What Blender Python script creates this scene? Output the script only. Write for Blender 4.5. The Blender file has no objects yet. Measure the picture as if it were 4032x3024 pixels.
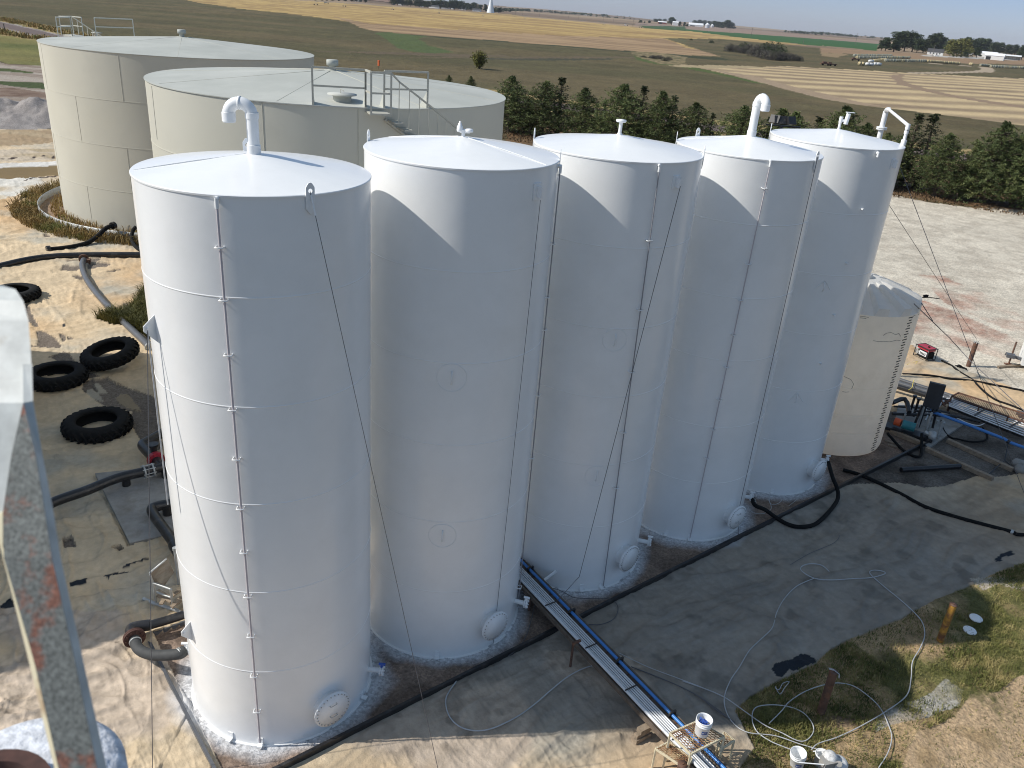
import bpy, math, random, numpy as np
from mathutils import Vector, Matrix
random.seed(7); rng=np.random.default_rng(5)
C=bpy.context.scene.collection
PI=math.pi; R_=math.radians
# ------------------------------------------------------------ camera model
F=3193.77; PITCH=0.432905; ROLL=-0.081375; H=13.41
fwd=Vector((0,math.cos(PITCH),-math.sin(PITCH)))
r0=Vector((1,0,0)); u0=Vector((0,math.sin(PITCH),math.cos(PITCH)))
cr,sr=math.cos(ROLL),math.sin(ROLL)
right=r0*cr-u0*sr; up=r0*sr+u0*cr
EYE=Vector((0,0,H))
W={1:(0,0),2:(1344,0),3:(2688,0),4:(0,1008),5:(1344,1008),6:(2688,1008),7:(0,2016),8:(1344,2016),9:(2688,2016)}
W={k:(v[0],v[1],.60759) for k,v in W.items()}
W.update(a=(0,0,.28933),b=(0,400,.28933),c=(0,850,.28933),d=(1200,0,.36166),e=(1900,0,.36166),f=(2500,30,.36166),h=(3232,80,.36166),
 i=(3392,1250,.28933),j=(3392,1650,.28933),k=(2500,2700,.28933),l=(3000,2780,.22604),m=(0,2700,.31646),n=(480,2100,.32553),o=(540,1700,.25913),
 q=(1200,240,.28933),r=(0,1100,.31646),s=(2000,2100,.40687),t=(3000,400,.28933),u=(1100,2550,.28933),v=(2700,1880,.28933),p=(0,0,1))
def ray(w,x,y):
    ox,oy,s=W[w]; X=ox+x*s; Y=oy+y*s
    return fwd+right*((X-2016)/F)-up*((Y-1512)/F)
def g(w,x,y,z=0.):
    v=ray(w,x,y); return EYE+v*((z-H)/min(v.z,-1e-4))
def gp(w,pts,z=0.): return [g(w,x,y,z) for x,y in pts]
def gd(w,x,y,d):      # point on the ray at horizontal distance d
    v=ray(w,x,y); return EYE+v*(d/math.hypot(v.x,v.y))
def zat(w,x,y,P):     # height seen at pixel above ground point P
    v=ray(w,x,y); return H+v.z*(math.hypot(P.x,P.y)/math.hypot(v.x,v.y))
TK={1:(-4.392,13.121,1.830,10.734),2:(-1.300,15.847,1.846,10.874),3:(1.917,18.612,1.869,10.793),4:(5.448,21.178,1.788,10.670),
    5:(8.607,24.103,1.808,10.732),6:(11.66,27.20,2.06,6.0),7:(-21.942,53.461,7.856,9.707),8:(-7.003,29.515,5.953,10.543)}
def cyl(k,w,x,y):     # ray / tank shell -> angle, z
    X,Y,R,h=TK[k]; v=ray(w,x,y); a=v.x**2+v.y**2; b=-2*(v.x*X+v.y*Y); c=X*X+Y*Y-R*R; D=b*b-4*a*c
    s=(-b-math.sqrt(max(D,0)))/(2*a); q=v*s
    return math.atan2(q.y-Y,q.x-X), q.z+H
def onc(k,a,z,off=0.):
    X,Y,R,h=TK[k]; return Vector((X+(R+off)*math.cos(a),Y+(R+off)*math.sin(a),z))
# ------------------------------------------------------------ mesh builder
class MB:
    def __init__(s): s.v=[]; s.f=[]; s.sm=[]
    def add(s,vs,fs,smooth=False):
        o=len(s.v); s.v+= [tuple(q) for q in vs]; s.f+=[tuple(i+o for i in f) for f in fs]; s.sm+=[smooth]*len(fs)
    def box(s,c,d,rz=0,M=None):
        c=Vector(c); vs=[]
        Mx=M if M is not None else Matrix.Rotation(rz,3,'Z')
        for x in(-.5,.5):
            for y in(-.5,.5):
                for z in(-.5,.5): vs.append(c+Mx@Vector((x*d[0],y*d[1],z*d[2])))
        s.add(vs,[(0,1,3,2),(4,6,7,5),(0,4,5,1),(2,3,7,6),(0,2,6,4),(1,5,7,3)])
    def bar(s,a,b,w,h,upv=(0,0,1)):
        a=Vector(a);b=Vector(b);d=(b-a); L=d.length
        if L<1e-6: return
        x=d/L; uz=Vector(upv)
        if abs(x.dot(uz))>.98: uz=Vector((1,0,0))
        y=uz.cross(x).normalized(); z=x.cross(y)
        M=Matrix((x,y,z)).transposed(); s.box((a+b)/2,(L,w,h),M=M)
    def tube(s,pts,r,n=10,cap=True,closed=False):
        pts=[Vector(p) for p in pts]; m=len(pts); vs=[]; 
        rr=r if isinstance(r,(list,tuple)) else [r]*m
        nrm=None
        for i,p in enumerate(pts):
            if closed: t=(pts[(i+1)%m]-pts[i-1])
            else: t=(pts[min(i+1,m-1)]-pts[max(i-1,0)])
            t=t.normalized() if t.length>0 else Vector((0,0,1))
            if nrm is None:
                nrm=t.orthogonal().normalized()
            nrm=(nrm-t*nrm.dot(t)); nrm=nrm.normalized() if nrm.length>1e-6 else t.orthogonal().normalized()
            b=t.cross(nrm)
            for j in range(n):
                a=2*PI*j/n; vs.append(p+(nrm*math.cos(a)+b*math.sin(a))*rr[i])
        fs=[]
        for i in range(m if closed else m-1):
            for j in range(n):
                i2=(i+1)%m; fs.append((i*n+j,i*n+(j+1)%n,i2*n+(j+1)%n,i2*n+j))
        s.add(vs,fs,True)
        if cap and not closed:
            s.add(vs[:n][::-1],[tuple(range(n))]); s.add(vs[-n:],[tuple(range(n))])
    def cyl(s,a,b,r,r2=None,n=20,cap=True):
        a=Vector(a); b=Vector(b); r2=r if r2 is None else r2
        t=(b-a).normalized(); x=t.orthogonal().normalized(); y=t.cross(x); vs=[]
        for p,q in((a,r),(b,r2)):
            for j in range(n):
                an=2*PI*j/n; vs.append(p+(x*math.cos(an)+y*math.sin(an))*q)
        s.add(vs,[(j,(j+1)%n,n+(j+1)%n,n+j) for j in range(n)],True)
        if cap: s.add(vs[:n][::-1],[tuple(range(n))]); s.add(vs[n:],[tuple(range(n))])
    def lathe(s,prof,o=(0,0,0),n=32,M=None,a0=0,a1=2*PI,smooth=True,sharp=False):
        o=Vector(o); vs=[]; full=abs(a1-a0-2*PI)<1e-6; m=n if full else n+1
        if sharp:
            for p,q in zip(prof[:-1],prof[1:]): s.lathe([p,q],o,n,M,a0,a1,smooth)
            return
        for r,z in prof:
            for j in range(m):
                a=a0+(a1-a0)*j/n; p=Vector((r*math.cos(a),r*math.sin(a),z))
                if M is not None: p=M@p
                vs.append(o+p)
        fs=[]
        for i in range(len(prof)-1):
            for j in range(n):
                k=(j+1)%m; fs.append((i*m+j,i*m+k,(i+1)*m+k,(i+1)*m+j))
        s.add(vs,fs,smooth)
    def prism(s,poly,thick):     # poly 3D planar list, extruded by vector
        t=Vector(thick); n=len(poly); vs=[Vector(p) for p in poly]; vs+= [p+t for p in vs]
        s.add(vs,[tuple(range(n))[::-1],tuple(range(n,2*n))]+[(i,(i+1)%n,n+(i+1)%n,n+i) for i in range(n)])
    def build(s,name,mat,parent=None,loc=None):
        me=bpy.data.meshes.new(name); me.from_pydata(s.v,[],s.f)
        me.polygons.foreach_set('use_smooth',s.sm); me.materials.append(mat); me.update()
        o=bpy.data.objects.new(name,me); C.objects.link(o)
        if loc is not None: o.location=loc
        if parent is not None:
            o.parent=parent
            pm=parent; T=Vector((0,0,0))
            while pm is not None: 
                if pm.type=='EMPTY': T+=pm.location
                pm=pm.parent
            if loc is None: o.matrix_parent_inverse=Matrix.Translation(-T)
            if parent.type!='EMPTY': o.matrix_parent_inverse=Matrix.Identity(4)
        return o
def fixup(o):
    return o
LAB=set()
def tag(o,label,cat,group=None,kind=None):
    if label: o['label']=label
    if cat: o['category']=cat
    if group: o['group']=group
    if kind: o['kind']=kind
    return o
def thing(name,label,cat,loc=(0,0,0),group=None):
    o=bpy.data.objects.new(name,None); C.objects.link(o); o.location=loc; o.empty_display_size=.3
    return tag(o,label,cat,group)
def dup(root,loc,rz=0,sc=1,label=None,group=None):
    r=root.copy(); C.objects.link(r); r.location=loc; r.rotation_euler=(0,0,rz); r.scale=(sc,)*3 if not isinstance(sc,(tuple,list)) else sc
    if label: r['label']=label
    if group: r['group']=group
    for ch in list(root.children):
        c=ch.copy(); C.objects.link(c); c.parent=r
        for gch in list(ch.children):
            d=gch.copy(); C.objects.link(d); d.parent=c
    return r
ORD=['leftmost','second from the left','third from the left','fourth from the left','fifth from the left','sixth from the left','seventh from the left','eighth from the left','ninth from the left','tenth from the left']
def nth(i):
    if i<10: return ORD[i]
    n=i+1; suf='th' if 10<=n%100<=20 else {1:'st',2:'nd',3:'rd'}.get(n%10,'th')
    return f'{n}{suf} from the left'
def spline(pts,n=8):
    P=[Vector(p) for p in pts]; out=[]
    for i in range(len(P)-1):
        p0=P[max(i-1,0)];p1=P[i];p2=P[i+1];p3=P[min(i+2,len(P)-1)]
        for j in range(n):
            t=j/n; out.append(.5*((2*p1)+(p2-p0)*t+(2*p0-5*p1+4*p2-p3)*t*t+(3*p1-p0-3*p2+p3)*t**3))
    out.append(P[-1]); return out
# ------------------------------------------------------------ materials
def newmat(name):
    m=bpy.data.materials.new(name); m.use_nodes=True; nt=m.node_tree; b=nt.nodes['Principled BSDF']; return m,nt,b
def nd(nt,t,**k):
    n=nt.nodes.new(t)
    for a,v in k.items():
        if a.startswith('_'): n.inputs[a[1:].replace('_',' ')].default_value=v
        else: setattr(n,a,v)
    return n
def pm(name,col,rough=.5,metal=0,var=.12,scale=4,bump=0,bscale=40,col2=None,c2scale=2,c2t=(.5,.6),spec=.5,emit=None):
    m,nt,b=newmat(name); L=nt.links
    tc=nd(nt,'ShaderNodeNewGeometry'); 
    no=nd(nt,'ShaderNodeTexNoise',_Scale=scale,_Detail=6,_Roughness=.6); L.new(tc.outputs['Position'],no.inputs['Vector'])
    hs=nd(nt,'ShaderNodeMapRange'); hs.inputs['From Min'].default_value=.3; hs.inputs['From Max'].default_value=.7
    hs.inputs['To Min'].default_value=1-var; hs.inputs['To Max'].default_value=1+var; L.new(no.outputs['Fac'],hs.inputs['Value'])
    mx=nd(nt,'ShaderNodeMix',data_type='RGBA',blend_type='MULTIPLY'); mx.inputs['Factor'].default_value=1
    base=nd(nt,'ShaderNodeRGB'); base.outputs[0].default_value=(*col,1); src=base.outputs[0]
    if col2:
        n2=nd(nt,'ShaderNodeTexNoise',_Scale=c2scale,_Detail=8,_Roughness=.65); L.new(tc.outputs['Position'],n2.inputs['Vector'])
        rp=nd(nt,'ShaderNodeMapRange'); rp.inputs['From Min'].default_value=c2t[0]; rp.inputs['From Max'].default_value=c2t[1]; L.new(n2.outputs['Fac'],rp.inputs['Value'])
        m2=nd(nt,'ShaderNodeMix',data_type='RGBA'); L.new(rp.outputs[0],m2.inputs['Factor']); L.new(src,m2.inputs['A']); m2.inputs['B'].default_value=(*col2,1); src=m2.outputs['Result']
    L.new(src,mx.inputs['A']); L.new(hs.outputs[0],mx.inputs['B']); L.new(mx.outputs['Result'],b.inputs['Base Color'])
    b.inputs['Roughness'].default_value=rough; b.inputs['Metallic'].default_value=metal; b.inputs['Specular IOR Level'].default_value=spec
    if bump:
        nb=nd(nt,'ShaderNodeTexNoise',_Scale=bscale,_Detail=5); L.new(tc.outputs['Position'],nb.inputs['Vector'])
        bp=nd(nt,'ShaderNodeBump'); bp.inputs['Strength'].default_value=1; bp.inputs['Distance'].default_value=bump; L.new(nb.outputs['Fac'],bp.inputs['Height']); L.new(bp.outputs[0],b.inputs['Normal'])
    if emit: b.inputs['Emission Color'].default_value=(*emit,1); b.inputs['Emission Strength'].default_value=1
    return m
M={}
M['white']=pm('white_paint',(.84,.845,.84),.22,var=.025,scale=1.2,bump=.006,bscale=1.3,spec=.45,col2=(.805,.81,.80),c2scale=.8,c2t=(.48,.72))
M['whitefit']=pm('white_fitting_paint',(.82,.83,.83),.4,var=.04,scale=9)
M['seam']=pm('painted_seam',(.66,.67,.68),.5,var=.05)
M['tan']=pm('tan_tank_paint',(.53,.515,.44),.62,var=.05,scale=.7,col2=(.48,.465,.39),c2scale=.35,c2t=(.45,.75),spec=.25,bump=.004,bscale=1.5)
M['tanroof']=pm('tan_roof_paint',(.42,.43,.39),.6,var=.06,scale=.5,col2=(.50,.505,.46),c2scale=.3,c2t=(.45,.7),spec=.25)
M['tanseam']=pm('tan_seam',(.44,.43,.36),.7,var=.1)
M['poly']=pm('poly_tank_plastic',(.92,.87,.78),.5,var=.05,scale=2,col2=(.82,.76,.66),c2scale=.9,c2t=(.55,.75),spec=.3)
M['polylid']=pm('poly_lid_plastic',(.74,.73,.70),.5,var=.04)
M['black']=pm('black_rubber',(.011,.011,.011),.85,spec=.2,var=.3,scale=6,bump=.004,bscale=30)
M['blackpipe']=pm('black_pipe',(.02,.02,.022),.33,var=.2,scale=4,col2=(.07,.065,.06),c2scale=3,c2t=(.55,.7))
M['graypipe']=pm('gray_pipe',(.09,.095,.105),.4,var=.15)
M['rust']=pm('rusty_steel',(.11,.06,.042),.75,var=.35,scale=8,bump=.003,bscale=60,col2=(.17,.08,.045),c2scale=5,c2t=(.5,.62))
M['rustmesh']=pm('rusty_mesh',(.22,.11,.05),.8,var=.4,scale=10,col2=(.52,.40,.22),c2scale=6,c2t=(.52,.64))
M['cream']=pm('cream_frame_paint',(.62,.56,.40),.6,var=.1,scale=10,col2=(.30,.16,.08),c2scale=9,c2t=(.6,.7))
M['yellowpost']=pm('rusty_yellow_post',(.42,.22,.04),.6,var=.3,scale=7,col2=(.16,.07,.04),c2scale=5,c2t=(.45,.6))
M['blue']=pm('blue_pipe',(.05,.20,.52),.4,var=.06)
M['pvc']=pm('pvc_pipe',(.66,.68,.70),.4,var=.06)
M['galv']=pm('galvanised_steel',(.42,.43,.42),.5,metal=.4,var=.2,scale=9)
M['wood']=pm('weathered_wood',(.27,.21,.15),.85,var=.3,scale=9,bump=.006,bscale=25)
M['concrete']=pm('concrete',(.30,.29,.27),.9,var=.18,scale=2.5,bump=.006,bscale=30,col2=(.22,.20,.17),c2scale=1.5,c2t=(.5,.7))
M['cable']=pm('wire_rope',(.10,.10,.11),.5,var=.2)
M['rope']=pm('pale_hose',(.45,.46,.47),.6,var=.12,scale=5)
M['darkhose']=pm('dark_hose',(.12,.12,.13),.6,var=.1)
M['red']=pm('red_plastic',(.38,.03,.05),.4,var=.15)
M['orange']=pm('orange_paint',(.62,.10,.03),.5,var=.15)
M['teal']=pm('teal_motor_paint',(.03,.20,.22),.5,var=.15)
M['yellow']=pm('yellow_rope',(.62,.50,.10),.6)
M['bark']=pm('bark',(.09,.065,.045),.9,var=.3,scale=5)
M['lblue']=pm('blue_paint_residue',(.04,.10,.40),.5,var=.2)
M['labelblue']=pm('blue_label',(.03,.08,.28),.4)
M['marks']=pm('black_marks',(.02,.02,.02),.6)
M['galvpost']=pm('bare_weathered_galvanised',(.155,.165,.155),.65,metal=.2,var=.55,scale=330,col2=(.22,.10,.07),c2scale=24,c2t=(.52,.60))
M['hood']=pm('painted_bracket',(.52,.54,.52),.5,var=.2,scale=40,col2=(.40,.38,.33),c2scale=18,c2t=(.6,.7))
M['overspray']=pm('white_overspray',(.62,.64,.68),.8,var=.3,scale=70,bump=.004,bscale=90,col2=(.38,.40,.46),c2scale=40,c2t=(.58,.75))
M['roofw']=pm('white_metal_roof',(.78,.79,.80),.5,var=.04,scale=.3)
M['wallw']=pm('white_siding',(.72,.72,.70),.6,var=.05,scale=.3)
M['roofd']=pm('dark_shingle',(.06,.06,.065),.8)
M['redwall']=pm('red_barn_wall',(.25,.07,.05),.8)
M['silver']=pm('grain_bin_steel',(.62,.63,.65),.45,metal=.5,var=.06,scale=.5)
M['brownwall']=pm('tan_house_wall',(.34,.26,.19),.8)
M['dark']=pm('dark_opening',(.012,.012,.014),.8)
M['haybale']=pm('round_bale_net',(.30,.30,.24),.9,var=.3,scale=1.5,col2=(.40,.34,.20),c2scale=.12,c2t=(.5,.6))
M['hayold']=pm('round_bale_straw',(.46,.38,.22),.95,var=.3,scale=1.5)
M['ply']=pm('grey_plywood',(.25,.23,.20),.85,var=.25,scale=6,col2=(.17,.14,.11),c2scale=3,c2t=(.45,.55))
M['hosegrey']=pm('matte_black_hose',(.045,.047,.048),.75,var=.2,scale=8)
M['railbrown']=pm('dusty_brown_rail',(.13,.10,.075),.8,var=.3,scale=6)
M['panel']=pm('dark_grey_panel',(.035,.036,.04),.5,var=.2)
M['crust']=pm('paint_crusted_housing',(.60,.60,.59),.8,var=.3,scale=18,bump=.006,bscale=40,col2=(.30,.30,.30),c2scale=14,c2t=(.55,.68))
M['markorange']=pm('orange_marker',(.85,.18,.05),.5)
M['brownroof']=pm('brown_shingle',(.20,.13,.10),.8)
M['tower']=pm('tower_paint',(.72,.76,.78),.5,var=.02)
M['polewood']=pm('grey_pole_wood',(.16,.14,.12),.9)
M['rustdark']=pm('dark_rust',(.07,.03,.022),.8,var=.3,scale=60)
M['thinline']=pm('grey_tube',(.27,.27,.29),.5)
M['scuff']=pm('grey_scuff',(.20,.19,.17),.8)
M['glass']=pm('window_glass',(.03,.04,.05),.08)
def foliage(name,c1,c2,c3,sc=1.2):
    m,nt,b=newmat(name); L=nt.links
    ge=nd(nt,'ShaderNodeNewGeometry'); no=nd(nt,'ShaderNodeTexNoise',_Scale=sc,_Detail=4); L.new(ge.outputs['Position'],no.inputs['Vector'])
    rp=nd(nt,'ShaderNodeValToRGB'); e=rp.color_ramp.elements; e[0].position=.33; e[0].color=(*c1,1); e[1].position=.68; e[1].color=(*c3,1); x=e.new(.5); x.color=(*c2,1)
    L.new(no.outputs['Fac'],rp.inputs[0])
    oi=nd(nt,'ShaderNodeObjectInfo'); mr=nd(nt,'ShaderNodeMapRange'); mr.inputs['To Min'].default_value=.78; mr.inputs['To Max'].default_value=1.22; L.new(oi.outputs['Random'],mr.inputs['Value'])
    mx=nd(nt,'ShaderNodeMix',data_type='RGBA',blend_type='MULTIPLY'); mx.inputs['Factor'].default_value=1; L.new(rp.outputs[0],mx.inputs['A']); L.new(mr.outputs[0],mx.inputs['B'])
    L.new(mx.outputs['Result'],b.inputs['Base Color']); b.inputs['Roughness'].default_value=.65; b.inputs['Specular IOR Level'].default_value=.25
    return m
M['pine']=foliage('pine_needles',(.05,.072,.024),(.09,.115,.04),(.15,.165,.06))
M['cedar']=foliage('cedar_needles',(.03,.04,.018),(.055,.065,.028),(.08,.085,.04))
M['leaf']=foliage('tree_leaves',(.022,.035,.014),(.04,.058,.022),(.07,.085,.035),.35)
M['yleaf']=foliage('yellow_green_leaves',(.08,.09,.02),(.13,.13,.03),(.19,.17,.05),.35)
M['scrub']=foliage('bare_scrub',(.06,.055,.05),(.10,.09,.08),(.08,.08,.045),.4)
M['bushy']=foliage('willow_leaves',(.10,.11,.02),(.17,.17,.035),(.22,.20,.06),.8)
M['grassb']=foliage('grass_blades',(.07,.085,.025),(.17,.17,.055),(.38,.31,.14),2.2)
M['drygrass']=foliage('dry_grass',(.16,.12,.04),(.30,.20,.075),(.14,.16,.04),.5)
M['grassw']=foliage('olive_weeds',(.05,.055,.015),(.10,.10,.025),(.20,.17,.05),.9)
for k_,tr_ in (('poly',.5),('polylid',.35)):
    nt=M[k_].node_tree; b=nt.nodes['Principled BSDF']; out=nt.nodes['Material Output']; tb=nt.nodes.new('ShaderNodeBsdfTranslucent'); mxs=nt.nodes.new('ShaderNodeMixShader'); mxs.inputs[0].default_value=tr_
    src=b.inputs['Base Color'].links[0].from_socket; nt.links.new(src,tb.inputs['Color']); nt.links.new(b.outputs[0],mxs.inputs[1]); nt.links.new(tb.outputs[0],mxs.inputs[2]); nt.links.new(mxs.outputs[0],out.inputs['Surface'])
M['litter']=foliage('pine_litter',(.10,.065,.035),(.17,.105,.055),(.24,.16,.08),.9)
# ------------------------------------------------------------ numpy noise
_T=rng.random((256,256))
def vn(x,y):
    xi=np.floor(x).astype(int); yi=np.floor(y).astype(int); xf=x-xi; yf=y-yi
    u=xf*xf*(3-2*xf); v=yf*yf*(3-2*yf); a=_T[xi&255,yi&255]; b=_T[(xi+1)&255,yi&255]; c=_T[xi&255,(yi+1)&255]; d=_T[(xi+1)&255,(yi+1)&255]
    return a*(1-u)*(1-v)+b*u*(1-v)+c*(1-u)*v+d*u*v
def fbm(x,y,o=4,g_=.5):
    s=0;a=1;t=0
    for i in range(o):
        s=s+a*vn(x+17.3*i,y-9.1*i); t+=a; a*=g_; x=x*2.03; y=y*2.03
    return s/t
def inpoly(px,py,poly):
    poly=[(p[0],p[1]) for p in poly]; xs=[p[0] for p in poly]; ys=[p[1] for p in poly]
    bb=(px>=min(xs))&(px<=max(xs))&(py>=min(ys))&(py<=max(ys)); idx=np.nonzero(bb)[0]; r=np.zeros(len(px),bool)
    if len(idx)==0: return r
    x=px[idx]; y=py[idx]; c=np.zeros(len(idx),bool); n=len(poly); j=n-1
    for i in range(n):
        xi,yi=poly[i]; xj,yj=poly[j]
        if yi!=yj: c^=((yi>y)!=(yj>y))&(x<(xj-xi)*(y-yi)/(yj-yi)+xi)
        j=i
    r[idx]=c; return r
def segd(px,py,pts):   # distance to polyline
    d=np.full(len(px),1e9)
    for a,b in zip(pts[:-1],pts[1:]):
        dx=b[0]-a[0]; dy=b[1]-a[1]; L=dx*dx+dy*dy+1e-9
        t=np.clip(((px-a[0])*dx+(py-a[1])*dy)/L,0,1); d=np.minimum(d,np.hypot(px-a[0]-t*dx,py-a[1]-t*dy))
    return d
# ------------------------------------------------------------ terrain grid
azi=np.concatenate([np.radians(np.linspace(-180,-50,40,endpoint=False)),np.radians(np.linspace(-50,48,1150)),np.radians(np.linspace(48,180,41)[1:])])
dep=np.concatenate([np.radians(np.linspace(89,56,12,endpoint=False)),np.radians(np.linspace(56,15,560,endpoint=False)),np.radians(np.linspace(15,.9,420,endpoint=False)),np.radians(np.geomspace(.9,.085,60))])
rad=H/np.tan(dep)
AZ,RD=np.meshgrid(azi,rad); nr,nc=AZ.shape
X=(RD*np.sin(AZ)).ravel(); Y=(RD*np.cos(AZ)).ravel(); D=np.hypot(X,Y)
# warped coordinates for ragged borders
wa=np.clip(D*.004,.05,1.2)
wx=X+(fbm(X/ (wa*9),Y/(wa*9),3)-.5)*wa*2.2; wy=Y+(fbm(X/(wa*9)+50,Y/(wa*9)+50,3)-.5)*wa*2.2
cls=np.zeros(len(X),np.int8); col=np.zeros((len(X),3))
n1=fbm(X/9,Y/9,5); n2=fbm(X/60,Y/25,4); n3=fbm(X/1.3,Y/1.3,4); n4=fbm(X/.35,Y/.35,3)
def mixc(a,b,t): t=np.clip(t,0,1)[:,None]; return np.array(a)*(1-t)+np.array(b)*t
# prairie
prai=mixc((.118,.094,.048),(.090,.079,.038),(n2-.36)*4); prai=prai*(.75+.5*n1)[:,None]*(.8+.4*n3)[:,None]
col[:]=prai
def lay(poly,c,colr,warp=True,sub=None):
    m=inpoly(wx if warp else X,wy if warp else Y,poly)
    if sub is not None: m&=sub
    if c is not None: cls[m]=c
    if callable(colr): col[m]=colr(m)
    elif isinstance(colr,np.ndarray) and colr.ndim==2: col[m]=colr[m]
    elif colr is not None: col[m]=colr
    return m
Pj=lambda *a:[q for i in range(0,len(a),2) for q in gp(a[i],a[i+1])]
nf=fbm(X/1500+3,Y/700,4)
farc=mixc((.17,.12,.08),(.30,.22,.14),(nf-.35)*4); mfar=D>900; col[mfar]=(farc*(.85+.3*n2[:,None]))[mfar]
# left yard / grass behind pond
lay(Pj('a',[(-600,860),(0,830),(120,870),(550,890),(700,880),(900,600),(500,430),(0,330),(-900,150)]),0,mixc((.07,.10,.025),(.19,.17,.06),(n2-.4)*5)*(.7+.6*n1)[:,None])
dirtc=mixc((.23,.18,.14),(.36,.31,.26),(fbm(X/14,Y/1.2,4)-.35)*3.5)
lay(Pj('a',[(-900,900),(0,850),(120,880),(560,890),(760,900),(800,1500),(760,1660)],'b',[(690,330),(0,360),(-900,380)]),2,dirtc)
lay(Pj('a',[(-500,940),(100,930),(430,980),(430,1000),(100,975),(-500,980)]),0,(.07,.09,.03))
lay(Pj('a',[(-900,1110),(0,1110),(580,1120),(640,1210),(300,1190),(0,1150),(-900,1150)]),0,(.06,.08,.028))
lay(Pj('a',[(-900,1160),(200,1200),(650,1260),(650,1330),(200,1310),(-900,1310)]),2,mixc((.14,.09,.065),(.22,.16,.12),n3*2-.5))
lay(Pj('b',[(-900,330),(0,365),(700,335),(760,385),(0,400),(-900,400)]),0,(.065,.085,.03))
# gravel yard on the right
gr=mixc((.46,.41,.335),(.60,.545,.45),(fbm(X/.8,Y/.8,4)-.28)*2.4); gr=gr*(.86+.28*fbm(X/3,Y/3,3))[:,None]
treestrip=Pj(3,[(1200,1235),(1380,1262),(1600,1310),(1850,1345),(2212,1375),(2900,1430)])
gravp=treestrip[::-1]+Pj(3,[(700,1180)],6,[(1000,560)],'i',[(560,330),(700,385),(1000,600),(1300,695),(1500,765),(1850,880),(2212,1015),(2900,1300)])+[Vector((80,30,0)),Vector((120,70,0))]
lay([Vector((-3,88,0)),Vector((20,86,0))]+Pj(3,[(1200,1235)])+[Vector((45,74,0)),Vector((90,60,0)),Vector((90,96,0)),Vector((30,104,0)),Vector((-3,110,0))],0,mixc((.19,.115,.06),(.12,.085,.05),n3*2-.5))
lay(gravp,3,gr)
lay([Vector((-3,40,0)),Vector((14,36,0)),Vector((19,34,0)),Vector((34,70,0)),Vector((33,79,0)),Vector((-3,88,0))],3,gr)
redm=np.clip((fbm(X/2.2+9,Y/1.6,5)-.36)*3.2,0,1)*(.4+.9*fbm(X/.3,Y/.3,2))
redc=mixc(gr,gr*np.array((.70,.47,.43)),redm)
for pl in (Pj(6,[(1500,270),(1700,330),(1960,450),(2212,560),(2212,700),(2000,650),(1850,600),(1600,520),(1480,500)]),Pj(6,[(1530,120),(1700,130),(2000,270),(2212,400),(2212,520),(1900,400),(1700,300)])): lay(pl,3,redc)
rut=np.abs(((fbm(X/9,Y/9,2)*60+X*.5-Y*.22)%3.0)-1.5)<.2
mm=(cls==3)&rut; col[mm]*=.92
# liner
pondY=Pj('b',[(-1200,405),(0,405),(700,395)])
linp=[Vector((-80,50,0))]+Pj('b',[(-300,405),(0,407),(720,397)])+[Vector((-36,76,0)),Vector((-12,64,0)),Vector((3,44,0)),Vector((16,40,0))]+\
  Pj('i',[(560,330),(700,385),(1000,600),(1300,695),(1500,765),(1850,880),(2212,1015)])+Pj(9,[(2900,0),(2500,200),(2212,330),(2030,400),(1830,500),(1500,640),(1400,700),(1100,830),(950,900),(860,990),(640,1090),(430,1210),(340,1290),(400,1400)],'k',[(1640,850),(1560,960),(1450,1110),(1300,1500)])+[Vector((4,5,0)),Vector((-40,5,0)),Vector((-80,30,0))]
lin=mixc((.60,.42,.245),(.64,.51,.345),(fbm(X/6,Y/6,4)-.4)*4)
sl=(fbm(X/1.7+30,Y/1.7,5)-.52)*6
lin=mixc(lin,(.46,.42,.34),sl*.6)
# shade of the white tanks put into the liner colour, greyer and darker
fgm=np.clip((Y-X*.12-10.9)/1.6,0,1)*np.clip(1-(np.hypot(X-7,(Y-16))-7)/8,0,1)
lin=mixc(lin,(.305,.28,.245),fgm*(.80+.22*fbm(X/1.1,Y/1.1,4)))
# sediment with pebbly grain in front left
sed=(fbm(X/2.4+80,Y/2.4,5)-.47)*9*((X>-12)&(X<4)&(Y<14.5))
lin=mixc(lin,(.52,.43,.34),sed); lin=lin*(1-.30*np.clip((n4-.62)*8,0,1)*np.clip(sed,0,1))[:,None]
# wrinkles
def ridge(x,y,o=3): return 1-np.abs(2*fbm(x,y,o,.45)-1)*2.2
ca,sa=math.cos(.6),math.sin(.6); ux=X*ca+Y*sa; uy=-X*sa+Y*ca
q=(fbm(X/5,Y/5,3)-.5)*5
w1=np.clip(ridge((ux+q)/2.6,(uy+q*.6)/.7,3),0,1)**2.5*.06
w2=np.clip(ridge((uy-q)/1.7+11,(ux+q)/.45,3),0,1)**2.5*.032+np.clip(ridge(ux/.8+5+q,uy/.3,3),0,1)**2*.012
w3=fbm(X/.22,Y/.22,3)*.010+np.clip(ridge((ux+uy*.3+q*.5)/1.1+40,(uy+q*.4)/.24,3),0,1)**2*.030*np.clip(fbm(X/1.9+60,Y/1.9,3)*3-1.0,0,1)+np.clip(ridge((uy+q*.3)/.9+70,(ux-q*.3)/.2,3),0,1)**2*.022*np.clip(fbm(X/1.6+90,Y/1.6,3)*3-1.1,0,1)
crs=np.clip(w1/.035,0,1)*.20+np.clip(w2/.022,0,1)*.13; lin=lin*(1-crs*np.where(X<-6,.55,.8))[:,None]  # crease shading painted into the liner colour, darker along the folds
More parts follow.
